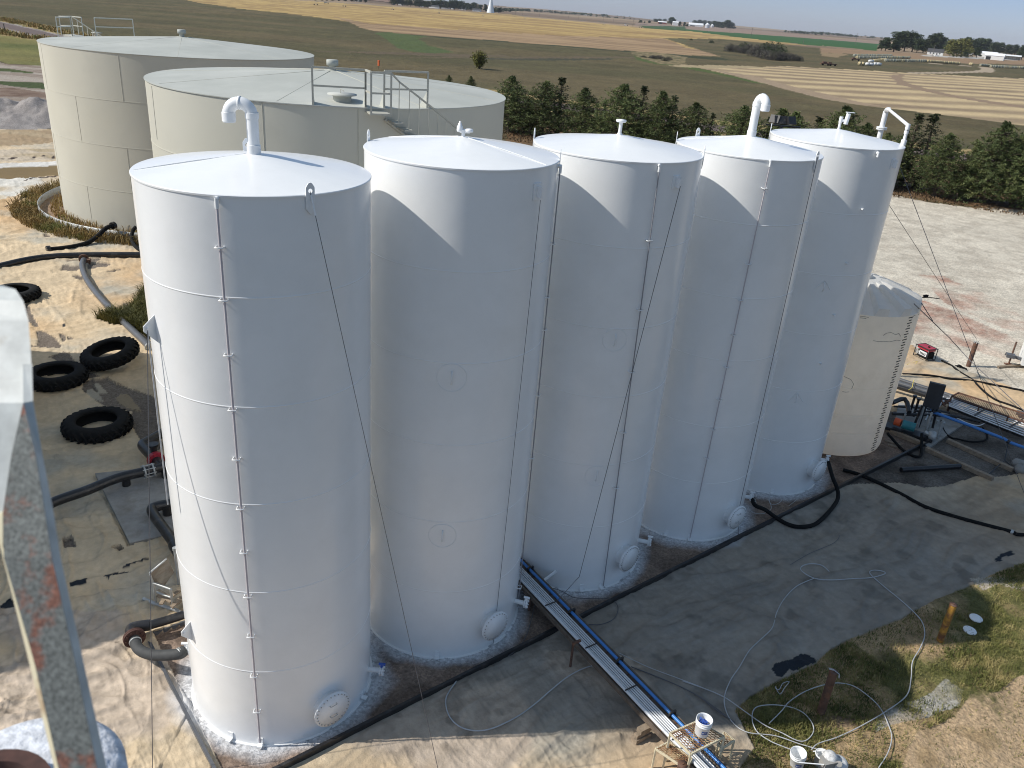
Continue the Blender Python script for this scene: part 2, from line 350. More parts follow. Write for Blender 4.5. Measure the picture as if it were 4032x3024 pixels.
mot=fbm(X/.16,Y/.16,3); lin=lin*(1+(mot-.5)*np.where((X<-3)&(Y<15),.55,.22))[:,None]; pit=np.clip((fbm(X/.5+33,Y/.5,4)-.60)*7,0,1)*fgm; lin=lin*(1-.3*pit)[:,None]
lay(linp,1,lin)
# pond
lay(Pj('b',[(-1200,420),(0,420),(705,410),(740,560),(0,620),(-1200,700)]),1,mixc((.40,.31,.20),(.34,.25,.155),(fbm(X/20,Y/1.5,4)-.4)*5))
lay(Pj('b',[(-1200,640),(0,660),(745,640),(770,800),(400,820),(0,830),(-1200,900)]),1,mixc((.40,.32,.21),(.50,.42,.32),(fbm(X/3,Y/1.5,4)-.4)*5))
crust=mixc((.62,.60,.56),(.45,.40,.33),(n3-.45)*4)
lay(Pj('b',[(-1200,860),(0,845),(770,820),(775,880),(0,905),(-1200,930)]),1,crust)
lay(Pj('b',[(-1200,960),(0,1060),(790,1015),(830,1140),(300,1260),(0,1360),(-1200,1700)]),1,mixc((.60,.58,.53),(.50,.42,.31),(fbm(X/2.5,Y/2.5,4)-.42)*5))
for pl in ([(200,1310),(330,1240),(560,1180),(820,1120),(820,1128),(560,1190),(340,1252),(215,1318)],[(60,1452),(200,1380),(380,1290),(460,1285),(820,1158),(825,1168),(480,1300),(390,1310),(230,1385),(75,1460)],
  [(0,790),(60,785),(70,800),(0,800)],[(100,795),(130,780),(230,765),(245,780),(160,798)],[(440,765),(480,760),(480,785),(450,785)],[(575,750),(605,745),(608,772),(575,770)],[(705,765),(750,740),(755,780),(710,780)],
  [(280,1095),(350,1085),(500,1045),(800,1018),(800,1026),(500,1056),(350,1098)],[(440,1420),(640,1325),(660,1318),(650,1335),(460,1428)]):
    lay(Pj('b',pl),1,(.06,.045,.04),False)
lay(Pj('b',[(-1200,700),(0,905),(770,870),(795,1010),(640,1015),(400,1045),(0,1065),(-1200,960)]),10,(.20,.14,.06))  # murky water, the tan bank's reflection put into its brown
# ring of gravel round the far tan tank
aX,aY=X-TK[7][0],Y-TK[7][1]; dA=np.hypot(aX,aY)+.5*(n3-.5)
m=(dA<10.2)&(cls==1); cls[m]=2; col[m]=mixc((.25,.17,.11),(.33,.24,.17),n4)[m]
# tears showing dark earth through the liner
for w,pl in (('c',[(800,735),(850,680),(1000,670),(1110,665),(1110,720),(960,750)]),('c',[(1190,660),(1330,640),(1440,640),(1500,660),(1450,690),(1330,705),(1190,725)]),('c',[(850,605),(1020,590),(1080,600),(1000,620)]),('c',[(1220,580),(1350,580),(1400,600),(1300,630),(1220,640)]),
  ('c',[(970,820),(1080,810),(1130,830),(1130,870),(1040,860)]),('c',[(580,260),(640,265),(680,285),(600,290)]),('c',[(1670,1190),(1720,1180),(1790,1220),(1790,1270),(1700,1330)]),('c',[(1450,760),(1600,730),(1680,730),(1500,775)]),
  ('c',[(345,1210),(400,1210),(440,1330),(520,1470),(540,1530),(470,1510),(390,1440),(340,1330)]),
  ('r',[(470,640),(560,650),(680,720),(760,820),(750,860),(520,850),(390,850),(390,830),(480,830)]),
  ('r',[(600,960),(680,950),(780,900),(850,920),(920,1040),(1000,1090),(1130,1150),(1240,1210),(1060,1240),(960,1150),(800,1060),(740,1060),(690,1000)]),
  ('r',[(1030,1260),(1340,1230),(1420,1300),(1640,1370),(1880,1450),(1930,1480),(1960,1659),(1560,1640),(1420,1620),(1270,1560),(1080,1420),(1000,1380)]),
  ('p',[(560,1560),(610,1600),(640,1760),(600,1790),(560,1740),(500,1660)]),
  ('r',[(740,670),(800,700),(810,760),(780,780),(750,730)]),('r',[(830,710),(900,730),(880,750),(830,745)]),
  (7,[(720,240),(780,225),(800,250),(770,265)]),(7,[(400,190),(480,180),(500,240),(420,250)])):
    lay(Pj(w,pl),2,mixc((.14,.115,.095),(.22,.185,.15),n3))
for w,pl in (('r',[(760,560),(800,560),(810,590),(770,595)]),(7,[(675,420),(740,400),(830,395),(830,408),(760,425),(720,415),(700,450),(675,440)]),(7,[(450,490),(520,460),(575,450),(570,480),(500,500),(455,510)]),(7,[(0,620),(60,580),(100,590),(100,620),(0,655)]),(7,[(790,370),(960,320),(965,326),(800,380)]),
  (9,[(580,1030),(600,1000),(640,985),(700,965),(760,920),(800,920),(860,960),(862,985),(720,1035),(690,1025),(640,1080),(600,1060)]),(9,[(2020,320),(2060,280),(2110,258),(2145,280),(2120,290),(2060,300),(2060,330),(2030,335)])):
    lay(Pj(w,pl),1,(.025,.03,.038))
lay(Pj('r',[(1440,1480),(1500,1430),(1580,1440),(1650,1490),(1740,1600),(1760,1650),(1620,1620),(1500,1560)]),1,(.30,.24,.16))
for pl in ([(1160,1310),(1240,1305),(1340,1420),(1230,1435)],[(1080,1400),(1150,1390),(1240,1440),(1290,1530),(1180,1500),(1080,1450)]): lay(Pj('r',pl),1,(.38,.34,.27),False)
lay(Pj('r',[(1180,490),(1330,470),(1400,430),(1550,450),(1700,330),(1790,150),(2100,100),(2300,500),(2100,900),(1870,760),(1800,700),(1680,620),(1540,570),(1380,560),(1280,520)]),2,mixc((.10,.085,.035),(.16,.13,.05),n3))
# dark wet soil by pump and the gravel pad under the white tanks
lay(Pj('j',[(-300,900),(0,880),(500,870),(850,940),(1100,920),(1540,790),(1900,790),(2212,740),(2900,500)],'i',[(2900,1700),(2212,1550),(1900,1430),(1500,1300),(900,1290),(400,1280),(200,1200)])+[g('j',-300,600)],2,mixc((.085,.072,.06),(.17,.15,.13),(fbm(X/.8,Y/.8,4)-.35)*3))
ud=Vector((.7685,.6398,0)); vd=Vector((-.6398,.7685,0)); c0=Vector((-4.45,10.18,0))
pad=[c0,c0+ud*26,c0+ud*26+vd*4.9,c0+vd*4.9]
padc=mixc((.15,.11,.085),(.30,.22,.17),(fbm(X/.5,Y/.5,5)-.3)*2.2)
lay(pad,2,padc,False)
for k in (1,2,3,4,5):
    a,b,R,h=TK[k]; d=np.hypot(X-a,Y-b)-R; ang=np.arctan2(Y-b,X-a)
    t=1-(d/(.42+.5*(fbm(np.cos(ang)*2.2+k*9,np.sin(ang)*2.2,3)-.35)))-(n4-.5)*.35
    t=np.clip(t*1.3,0,.9)*(d<1.4); m=t>.02; col[m]=mixc(col,(.58,.59,.61),t)[m]
# lawn to the right
lawn=mixc((.42,.30,.17),(.15,.145,.055),(fbm(X/1.6+4,Y/1.6,5)-.47)*5); lawn=lawn*(.6+.8*n4)[:,None]
lawnp=Pj(9,[(2500,200),(2212,330),(2030,400),(1830,500),(1500,640),(1400,700),(1100,830),(950,900),(860,990),(640,1090),(430,1210),(340,1290),(400,1400)],'k',[(1640,850),(1560,960),(1450,1110),(1300,1500)])+[Vector((6,6,0)),Vector((40,6,0)),Vector((40,26,0))]
lay(lawnp,4,lawn)
bare=mixc((.55,.40,.25),(.44,.32,.20),n3)
lay(Pj(9,[(2300,1050),(2150,1080),(2050,1160),(1850,1200),(1750,1330),(1500,1450),(1400,1700),(2300,1800)]),4,mixc(bare,lawn,(fbm(X*1.4,Y*1.4,4)-.56)*8))
lay(Pj(9,[(1250,1330),(1600,1180),(1700,1100),(1800,1170),(1780,1260),(1600,1330),(1250,1420)]),4,mixc((.42,.40,.36),lawn,(n3-.5)*5))
lay(Pj(9,[(1850,440),(2100,430),(2212,440),(2212,520),(2030,480),(1950,520)]),4,mixc((.48,.42,.34),lawn,(n3-.55)*6))
lay(Pj(9,[(860,1310),(1300,1340),(1100,1400),(900,1420)]),4,mixc((.24,.17,.11),lawn,(n3-.55)*6))
# fields
stub=mixc((.42,.295,.12),(.29,.195,.085),(fbm(X/120,Y/7,4)-.42)*5); 
stub=stub*(.86+.28*fbm(X/4,Y/9,3))[:,None]
gold=Pj('d',[(-900,-60),(0,10),(1000,75),(2212,155)],'e',[(500,190),(1200,250),(1800,310),(2212,335)],'f',[(700,270),(1250,320),(1600,375),(1900,415),(1500,400),(1250,375),(900,350),(300,335),(700,460),(930,530),(600,520),(300,500),(0,475)],'e',[(1500,550),(1000,510),(0,435)],'d',[(1500,400),(1100,370),(700,270),(400,240),(0,185)],1,[(1700,80),(1400,40),(1000,-40)])
lay(gold,5,stub)
lay(Pj('d',[(300,190),(700,270),(1100,290),(1500,320),(2212,365)],'e',[(0,350),(900,400),(1800,430),(1950,420),(2212,520)],'f',[(700,460),(930,530),(600,520),(300,500),(0,475)],'e',[(1500,550),(1000,510),(0,435)],'d',[(1500,400),(1100,370),(700,330)]),5,mixc((.23,.155,.09),(.34,.235,.135),(fbm(X/60,Y/6,4)-.4)*5))
lay(Pj('d',[(760,360),(900,350),(1100,370),(1350,390),(1250,430),(1350,500),(1640,570),(1400,585),(1150,560),(1000,520),(870,430)]),0,mixc((.075,.095,.035),(.085,.115,.042),(n3-.3)*2))
for dk in (Pj('d',[(1100,372),(1500,400),(2212,452),(2212,462),(1500,412)]),Pj('e',[(0,435),(1000,510),(1500,550),(1900,575),(2212,600),(2212,620),(1500,565),(1000,520),(0,442)]),Pj('f',[(0,478),(300,505),(600,525),(930,545),(1100,575),(900,570),(500,540),(300,535),(0,505)])): lay(dk,0,(.045,.05,.025))
lay(Pj('d',[(0,555),(800,565),(1700,590),(2212,605),(2212,628),(1600,632),(800,628),(200,635)],'e',[(0,620),(2212,640),(2212,655),(0,632)]),0,mixc((.14,.105,.065),(.10,.08,.05),n1))
lay(Pj('e',[(0,632),(600,640),(1400,650),(1400,660),(600,660),(0,645)]),0,(.06,.06,.038))
lay(Pj('f',[(0,540),(250,600),(500,635),(850,700),(1300,800),(1500,840),(1300,820),(900,730),(450,650),(200,620),(0,580)]),0,(.075,.10,.03))
lay(Pj('e',[(1600,560),(1900,570),(2212,620),(2212,740),(1900,700),(1700,640)]),0,mixc((.26,.20,.11),(.11,.10,.05),(n3-.3)*2.5))
# striped field
P0=g(3,600,500); P1=g(3,2212,590); sd=(P1-P0).normalized(); sn=Vector((-sd.y,sd.x,0))
t=X*sn.x+Y*sn.y+(fbm(X/90,Y/90,3)-.5)*26+(fbm(X/14,Y/14,3)-.5)*3; wgt=np.clip(.5+.62*np.sin(t*2*PI/19),0,1)
strp=mixc((.48,.37,.215),(.24,.18,.115),wgt*(.55+.8*fbm(X/30,Y/30,3))); strp=strp*(.86+.3*fbm(X/2.5,Y/2.5,3))[:,None]
sp=Pj('f',[(480,632),(800,640),(1000,650),(1250,662),(1450,640),(1700,640)],'h',[(0,520),(500,545),(1000,580),(1500,600),(2212,635),(3600,700)],3,[(3200,830),(2212,815),(2000,785),(1500,722),(1100,675),(900,640),(550,540),(170,460)])
lay(sp,6,strp)
lay(Pj(3,[(170,455),(500,500),(800,580),(1100,650),(1300,690),(1100,675),(900,640),(550,545)]),6,mixc((.26,.19,.13),(.34,.26,.17),n3))
lay(Pj(3,[(1335,495),(1360,485),(1440,483),(1410,505),(1440,530),(1600,580),(1800,625),(2000,655),(2212,685),(2600,730),(2600,755),(2212,700),(2000,672),(1750,630),(1560,590),(1400,545)]),6,(.25,.18,.12))
lay(Pj(3,[(-100,430),(0,428),(450,428),(560,440),(150,450),(0,440)]),6,(.34,.27,.16))
# green crop, plowed
lay(Pj('f',[(0,165),(1100,240),(2212,345)],'h',[(640,240),(640,258),(0,207)],'f',[(1000,275),(300,225),(0,200)]),8,mixc((.23,.165,.125),(.28,.20,.15),n2))
lay(Pj('f',[(90,203),(400,222),(1000,272),(2212,358)],'h',[(0,207),(640,258),(600,332),(300,300),(0,272)],'f',[(2212,430),(1900,408),(1500,365),(1100,320),(700,270),(500,245)]),7,mixc((.03,.085,.022),(.045,.11,.032),n2))
lay(Pj('e',[(2212,290),(1700,280),(1780,310),(2212,340)]),7,(.05,.09,.03))
lay(Pj('h',[(0,300),(600,335),(1100,365),(1600,400),(2212,430),(3600,520),(3600,600),(2212,480),(1500,470),(900,415),(300,365),(0,350)]),8,mixc((.29,.19,.11),(.22,.15,.09),n1))
lay(Pj('h',[(0,350),(300,370),(200,410),(0,400)]),0,(.25,.18,.10))
lay(Pj('e',[(1950,420),(2212,430),(2212,500)],'f',[(820,495),(500,390)]),0,mixc((.08,.085,.04),(.13,.11,.06),n1))
trk=Pj('h',[(1000,575),(1400,570),(1700,560),(1800,545),(1790,520),(1740,505),(1500,490),(1150,465)]); dd=segd(X,Y,trk); m=dd<3.2; cls[m]=0; col[m]=(.36,.29,.21)
trk2=Pj('h',[(1740,505),(1830,515),(1855,550),(1800,568)]); dd=segd(X,Y,trk2); m=dd<2.2; cls[m]=0; col[m]=(.36,.29,.21)
# farm yard pale ground
lay(Pj('h',[(1100,375),(1700,400),(2140,420),(2140,440),(1700,420),(1100,388)]),0,(.42,.40,.36))
# roads
rdA=(g(1,0,150)+g(1,0,178))/2; rdB=g(1,300,232); dr=(rdB-rdA).normalized()
road=[rdA-dr*120,rdA,rdB]; rdC=g(3,240,832); road+=[rdC,Vector((62,110,0)),Vector((120,96,0)),Vector((400,20,0))]
dd=segd(X,Y,road); m=dd<10.5; sh=m&(dd>4.1); cls[sh]=0; col[sh]=(mixc((.34,.25,.12),(.16,.15,.05),(n3-.4)*4))[sh]
m=dd<4.1; cls[m]=9; col[m]=mixc((.16,.12,.105),(.13,.10,.09),n1)[m]
m=(np.abs(dd-3.5)<.45)&(D>150)&(X<-60); col[m]=(.30,.27,.25)
# highway line far
hw=Pj('e',[(-600,95),(100,145),(1000,215),(2212,300)]); dd=segd(X,Y,hw); m=dd<9; cls[m]=0; col[m]=(.10,.095,.085)
# tire track marks on bare soil
# ---- heights
Z=np.zeros(len(X))
far=np.clip((D-110)/260,0,1); Z+=far*(fbm(X/150+5,Y/150,3)-.5)*3.0
Z-=far*1.0*np.clip((1200-D)/900,0,1)*0
hill=np.clip((D-2600)/3500,0,1); Z+=hill*(fbm(X/1500+2,Y/1500,4)-.25)*46
pr=(cls==0)&(D>70); Z[pr]+=((fbm(X/3,Y/3,3)-.5)*.5)[pr]
# earth piles at left
pc=[(g('b',60,200),5.5,1.5),(g('b',330,240),5.0,1.4),(g('b',560,260),3.6,2.0),(g('b',-300,220),6,1.6),(g('b',200,290),5,1.0),(g('b',640,300),3.2,1.2)]
for P,rr,hh in pc:
    d=np.hypot(X-P.x,Y-P.y); k=np.exp(-(d/rr)**2*1.3); Z=np.maximum(Z,hh*k*(.7+.6*fbm(X/1.1,Y/1.1,4))); m=k>.2; cls[m]=2; col[m]=mixc((.20,.18,.17),(.36,.33,.31),fbm(X/.6,Y/.6,3))[m]
amp=np.clip(.35+1.6*(fbm(X/4+7,Y/4,3)-.35),.12,1.2)*np.where(X<-6,1.9,.9)
lm=(cls==1); seg=np.clip(1-D/90,.2,1)
Z[lm]+=((w1+w2)*amp+w3*np.where(X<-6,1.5,1.))[lm]
for fl in (Pj('c',[(1060,880),(1000,1050),(975,1200)]),Pj('c',[(1100,1200),(1090,1300),(1110,1380)]),Pj('c',[(340,850),(560,1120),(830,1400),(1000,1640)]),Pj('c',[(950,770),(1300,1130),(1440,1300)]),Pj('c',[(1580,560),(1760,750),(1940,880)]),Pj('c',[(1660,1100),(1670,1230),(1700,1340)]),
    Pj('c',[(0,440),(130,430),(640,420)]),Pj('c',[(0,270),(330,180),(500,200)]),Pj(7,[(540,700),(760,650),(1000,660)]),Pj(8,[(1160,1659),(1420,1450),(1480,1390)]),Pj(8,[(1300,1659),(1800,1470)]),Pj(9,[(120,740),(300,640),(470,560)]),Pj(9,[(440,900),(640,1010)]),Pj(9,[(650,660),(920,770)]),Pj(9,[(1180,240),(1420,440),(1500,490)]),Pj(9,[(860,500),(1000,570),(1200,600)]),Pj('j',[(0,1580),(300,1300),(480,1120)]),Pj('j',[(1540,790),(1350,900),(900,960),(600,1000),(300,1150)]),Pj('r',[(380,1280),(560,1500),(640,1659)]),Pj('r',[(800,1430),(930,1620)])):
    dd=segd(X,Y,fl)+(fbm(X/.4,Y/.4,2)-.5)*.12; k=np.exp(-(dd/.08)**2); m=(k>.01)&lm; Z[m]+=(k*.05*np.clip(fbm(X/1.1,Y/1.1,2)*2.2-.4,0,1))[m]
gm=(cls==2)&(D<70); Z[gm]+=((fbm(X/.25,Y/.25,4)-.5)*.07)[gm]
gm=(cls==4); Z[gm]+=((fbm(X/.7,Y/.7,4)-.45)*.16)[gm]
gm=(cls==3); Z[gm]+=((fbm(X/.3,Y/.3,3)-.5)*.05)[gm]
# slope up of the far bank of the pond
for sq in ([g(7,830,240),g(7,1140,150),g(4,1120,1370),g(4,600,1425)],[g('j',420,200),g('j',830,330),g('j',900,420),g('j',1380,90),g('j',1000,-160),g('j',500,-200)]): m=inpoly(X,Y,sq); Z[m]=np.minimum(Z[m],0)
Z[cls==10]=-.02
Z[(D>30)&(np.abs(Z)<1e-9)]+=0
idx=np.arange(nr*nc).reshape(nr,nc)
fa=np.stack([idx[:-1,:-1],idx[:-1,1:],idx[1:,1:],idx[1:,:-1]],-1).reshape(-1,4)
fc=np.maximum(cls[fa[:,0]],np.maximum(cls[fa[:,2]],0)); fc=cls[fa[:,0]]
def groundmat(name,rough,gn,fine=8,bumpd=.01,bsc=20,vor=0,spec=.2):
    m,nt,b=newmat(name); L=nt.links; at=nd(nt,'ShaderNodeAttribute',attribute_name='Col'); ge=nd(nt,'ShaderNodeNewGeometry')
    no=nd(nt,'ShaderNodeTexNoise',_Scale=fine,_Detail=7,_Roughness=.7); L.new(ge.outputs['Position'],no.inputs['Vector'])
    mr=nd(nt,'ShaderNodeMapRange'); mr.inputs['From Min'].default_value=.25; mr.inputs['From Max'].default_value=.75; mr.inputs['To Min'].default_value=1-gn; mr.inputs['To Max'].default_value=1+gn; L.new(no.outputs['Fac'],mr.inputs['Value'])
    mx=nd(nt,'ShaderNodeMix',data_type='RGBA',blend_type='MULTIPLY'); mx.inputs['Factor'].default_value=1; L.new(at.outputs['Color'],mx.inputs['A']); L.new(mr.outputs[0],mx.inputs['B'])
    out=mx.outputs['Result']; hsrc=no.outputs['Fac']
    if vor:
        v=nd(nt,'ShaderNodeTexVoronoi',_Scale=vor); L.new(ge.outputs['Position'],v.inputs['Vector']); sep=nd(nt,'ShaderNodeSeparateColor'); L.new(v.outputs['Color'],sep.inputs[0])
        m3=nd(nt,'ShaderNodeMapRange'); m3.inputs['To Min'].default_value=.74; m3.inputs['To Max'].default_value=1.2; L.new(sep.outputs[0],m3.inputs['Value'])
        mx2=nd(nt,'ShaderNodeMix',data_type='RGBA',blend_type='MULTIPLY'); mx2.inputs['Factor'].default_value=1; L.new(out,mx2.inputs['A']); L.new(m3.outputs[0],mx2.inputs['B']); out=mx2.outputs['Result']
    L.new(out,b.inputs['Base Color']); b.inputs['Roughness'].default_value=rough; b.inputs['Specular IOR Level'].default_value=spec
    nb=nd(nt,'ShaderNodeTexNoise',_Scale=bsc,_Detail=6,_Roughness=.65); L.new(ge.outputs['Position'],nb.inputs['Vector'])
    bp=nd(nt,'ShaderNodeBump'); bp.inputs['Distance'].default_value=bumpd; bp.inputs['Strength'].default_value=1; L.new(nb.outputs['Fac'],bp.inputs['Height']); L.new(bp.outputs[0],b.inputs['Normal'])
    return m
GM={0:('grassland',groundmat('prairie_grass',.95,.35,1.3,.25,2.2)),1:('liner_sheet',groundmat('liner_fabric',.8,.12,6,.035,5.0,spec=.15)),2:('dirt',groundmat('brown_dirt',.95,.3,9,.03,16,vor=22)),
 3:('gravel_yard',groundmat('pale_gravel',.95,.16,14,.02,20,vor=14)),4:('lawn',groundmat('patchy_lawn',.95,.5,14,.10,11)),5:('stubble_field',groundmat('golden_stubble',.95,.2,.7,.2,1.5)),
 6:('striped_field',groundmat('striped_stubble',.95,.22,1.2,.15,1.5)),7:('crop_field',groundmat('green_crop',.95,.15,.4,.2,.8)),8:('plowed_field',groundmat('brown_plowed',.95,.2,.5,.2,.8)),9:('road',groundmat('asphalt',.85,.12,3,.005,20)),10:('pond_water',groundmat('bank_tinted_water',.55,.1,.4,.003,2,spec=.12))}
for c,(nm,mt) in GM.items():
    sel=fa[fc==c]
    if len(sel)==0: continue
    used,inv=np.unique(sel.ravel(),return_inverse=True); nf_=len(sel)
    me=bpy.data.meshes.new(nm); me.vertices.add(len(used)); me.vertices.foreach_set('co',np.stack([X[used],Y[used],Z[used]],-1).astype(np.float32).ravel())
    me.loops.add(nf_*4); me.loops.foreach_set('vertex_index',inv.astype(np.int32)); me.polygons.add(nf_)
    me.polygons.foreach_set('loop_start',np.arange(0,nf_*4,4,dtype=np.int32)); me.polygons.foreach_set('use_smooth',np.ones(nf_,bool))
    me.update(calc_edges=True); ca_=me.color_attributes.new('Col','FLOAT_COLOR','POINT')
    ca_.data.foreach_set('color',np.concatenate([np.clip(col[used],0,1),np.ones((len(used),1))],1).astype(np.float32).ravel())
    me.materials.append(mt); o=bpy.data.objects.new(nm,me); C.objects.link(o); o['kind']='structure'
# ------------------------------------------------------------ white storage tanks
UP=Vector((0,0,1))
def rad_(a): return Vector((math.cos(a),math.sin(a),0))
def tan_(a): return Vector((-math.sin(a),math.cos(a),0))
def disc_frame(n):      # matrix with local z along n
    n=Vector(n).normalized(); t=UP.cross(n).normalized(); return Matrix((t,n.cross(t),n)).transposed()
def lug(root,k,a,zb,hh=.34,w=.17,tilt=0,hole=True):
    X,Y,R,h=TK[k]; m=MB(); n=rad_(a); t=tan_(a); c=onc(k,a,zb,.012)
    out=[(-w/2,-.25),(w/2,-.25),(w/2,hh-.07),(w/2-.05,hh),(-w/2+.05,hh),(-w/2,hh-.07)]
    hc=(0,hh-.12); hr=.032; N=12
    # plate with a real hole: ring of quads between outline and hole
    ol=[]
    for i in range(N*2):
        an=2*PI*i/(N*2); dx,dy=math.cos(an),math.sin(an); best=9
        for q in range(6):
            (x1,y1),(x2,y2)=out[q],out[(q+1)%6]; ex,ey=x2-x1,y2-y1; den=dx*ey-dy*ex
            if abs(den)<1e-9: continue
            s_=((x1-hc[0])*ey-(y1-hc[1])*ex)/den; u_=((x1-hc[0])*dy-(y1-hc[1])*dx)/den
            if s_>0 and -1e-6<=u_<=1+1e-6: best=min(best,s_)
        ol.append((hc[0]+dx*best,hc[1]+dy*best))
    il=[(hc[0]+hr*math.cos(2*PI*i/(N*2)),hc[1]+hr*math.sin(2*PI*i/(N*2))) for i in range(N*2)]
    vs=[];n2=N*2
    for off in(0,.016):
        for L_ in(ol,il):
            for (x,y) in L_: vs.append(c+t*x+UP*y+n*(off+tilt*y))
    fs=[]
    for i in range(n2):
        j=(i+1)%n2; fs+= [(i,j,n2+j,n2+i),(2*n2+i,3*n2+i,3*n2+j,2*n2+j),(i,2*n2+i,2*n2+j,j),(n2+i,n2+j,3*n2+j,3*n2+i)]
    m.add(vs,fs); return m.build('lifting_lug',M['whitefit'],root)
def manway(root,k,a,z,rr=.36,depth=.2,handles=True,bolts=26):
    c=onc(k,a,z,-.1); n=rad_(a); Mx=disc_frame(n); m=MB(); d=depth+.1
    m.lathe([(rr-.06,0),(rr-.06,d-.02),(rr+.02,d-.02),(rr+.02,d+.014),(rr-.08,d+.014)],c,40,Mx)
    o=m.build('manway',M['whitefit'],root)
    m=MB(); m.lathe([(rr+.03,d+.016),(rr+.03,d+.036),(0,d+.04)],c,40,Mx); m.build('manway_cover',M['whitefit'],o)
    for i in range(bolts):
        an=2*PI*i/bolts; p=c+Mx@Vector(((rr-.012)*math.cos(an),(rr-.012)*math.sin(an),d+.03)); m=MB(); m.cyl(p,p+n*.026,.011,n=6); m.build('bolt',M['galv'],o)
    if handles:
        for s_ in(-1,1):
            t=tan_(a); b=c+n*(d+.04)+UP*(.14*s_); m=MB()
            m.tube(spline([b-t*.07,b-t*.06+n*.04,b+t*.06+n*.04,b+t*.07],5),.008,6); m.build('cover_handle',M['galv'],o)
def nozzle(root,k,a,z,L=.34,r=.055,fl=.11,blue=False):
    n=rad_(a); c=onc(k,a,z,-.05); m=MB(); e=c+n*(L+.05); m.cyl(c,e,r,n=16); m.cyl(e-n*.06,e-n*.035,fl,n=20); m.cyl(e-n*.02,e+n*.005,fl,n=20)
    for i in range(8):
        an=2*PI*i/8; Mx=disc_frame(n); p=e+Mx@Vector((fl*.8*math.cos(an),fl*.8*math.sin(an),0)); m.cyl(p-n*.08,p+n*.03,.012,n=6)
    o=m.build('outlet_valve',M['whitefit'],root)
    m=MB(); m.box(e+UP*.14-n*.03,(.05,.05,.1)); m.cyl(e+UP*.18-n*.09,e+UP*.18+n*.05,.03,n=10); m.build('valve_handle',M['lblue'] if blue else M['whitefit'],o)
    return e
def conduit(root,k,a0,z0,a1,z1,clips,mat=None):
    N=40; pts=[onc(k,a0+(a1-a0)*i/N,z0+(z1-z0)*i/N,.05) for i in range(N+1)]; m=MB(); tr_=.019 if k in(1,) else .013
    m.tube([onc(k,a0,z0+.02,-.02),onc(k,a0,z0+.03,.03)]+pts,tr_,8); o=m.build('level_tube',M['tubecol'] if mat is None else mat,root)
    m=MB(); m.cyl(onc(k,a0,z0+.03,-.01),onc(k,a0,z0+.03,.07),.035,n=10); m.cyl(onc(k,a0,z0-.1,.05),onc(k,a0,z0+.05,.05),.03,n=10); m.build('tube_elbow',M['whitefit'],o)
    for z in clips:
        f=(z-z0)/(z1-z0); a=a0+(a1-a0)*f; m=MB(); c=onc(k,a,z,.0); t=tan_(a); n=rad_(a)
        m.tube([c-t*.07+n*0,c-t*.07+n*.085,c+t*.045+n*.085,c+t*.045+n*.0],.012,6); m.build('tube_clip',M['whitefit'],o)
def patch(root,k,a,z,r=.3,shape='c'):
    X,Y,R,h=TK[k]; m=MB(); n=28 if shape=='c' else 3
    if shape=='c': ring=[onc(k,a+r*math.cos(2*PI*i/n)/R,z+r*math.sin(2*PI*i/n),.004) for i in range(n)]; m.tube(ring,.006,5,closed=True)
    else: m.tube([onc(k,a-r*.7/R,z-.08,.006),onc(k,a,z+r*.6,.006),onc(k,a+r*.7/R,z-.08,.006)],.012,5)
    m.tube([onc(k,a,z+.14,0),onc(k,a,z+.12,.05),onc(k,a,z-.06,.06),onc(k,a,z-.14,0)],.015,6)
    return m.build('welded_lug_patch',M['whitefit'],root)
def baseclip(root,k,a):
    n=rad_(a);t=tan_(a); m=MB(); c=onc(k,a,.06,.06); m.box(c,(.13,.1,.02),a); m.box(onc(k,a,.12,.01),(.02,.1,.14),a); m.build('anchor_clip',M['whitefit'],root)
def roofz(k,x,y,ap):
    X,Y,R,h=TK[k]; return h+ap*(1-math.hypot(x-X,y-Y)/R)
def white_tank(k,label,apex,seams,roofseams):
    X,Y,R,h=TK[k]; root=thing('storage_tank',label,'tank',(X,Y,0),'tall white painted steel storage tanks')
    m=MB(); prof=[(R+.05,-.04),(R+.05,.012),(R,.014)]
    zs=sorted(seams)
    for z in zs: prof+=[(R,z-.014),(R+.006,z-.004),(R+.006,z+.004),(R,z+.014)]
    prof+=[(R,h-.02)]
    m.lathe(prof,(X,Y,0),160,sharp=True); m.build('shell',M['white'],root)
    m=MB(); m.lathe([(R+.0,h-.03),(R+.012,h-.03),(R+.014,h-.004),(R+.004,h+.006)],(X,Y,0),160,sharp=True); m.lathe([(R+.004,h+.006),(R*.75,h+apex*.27),(R*.45,h+apex*.56),(R*.2,h+apex*.83),(.0,h+apex)],(X,Y,0),160)
    for a in roofseams: m.tube([Vector((X+math.cos(a)*R*f,Y+math.sin(a)*R*f,h+apex*(1-f)+.002+ (.012 if .3<f<.9 else .004))) for f in (.06,.25,.5,.75,.98)],.009,6)
    m.build('roof',M['white'],root)
    return root
M['tubecol']=pm('pinkish_grey_tube',(.50,.46,.48),.5,var=.08)
M['gap']=M['dark']
def seamz(k,w,pts): return [cyl(k,w,x,y)[1] for x,y in pts]
s1=[cyl(1,4,1475,270)[1],cyl(1,4,1530,980)[1],cyl(1,4,1590,1612)[1],cyl(1,7,1625,523)[1],cyl(1,7,1665,1037)[1]]
s2=[cyl(2,5,900,107)[1],cyl(2,5,750,698)[1],cyl(2,5,700,1228)[1],cyl(2,8,650,65)[1],cyl(2,8,640,520)[1]]
s3=[cyl(3,2,2000,1610)[1],cyl(3,5,2000,460)[1],cyl(3,5,1900,905)[1],cyl(3,5,1700,1357)[1],cyl(3,8,1600,100)[1]]
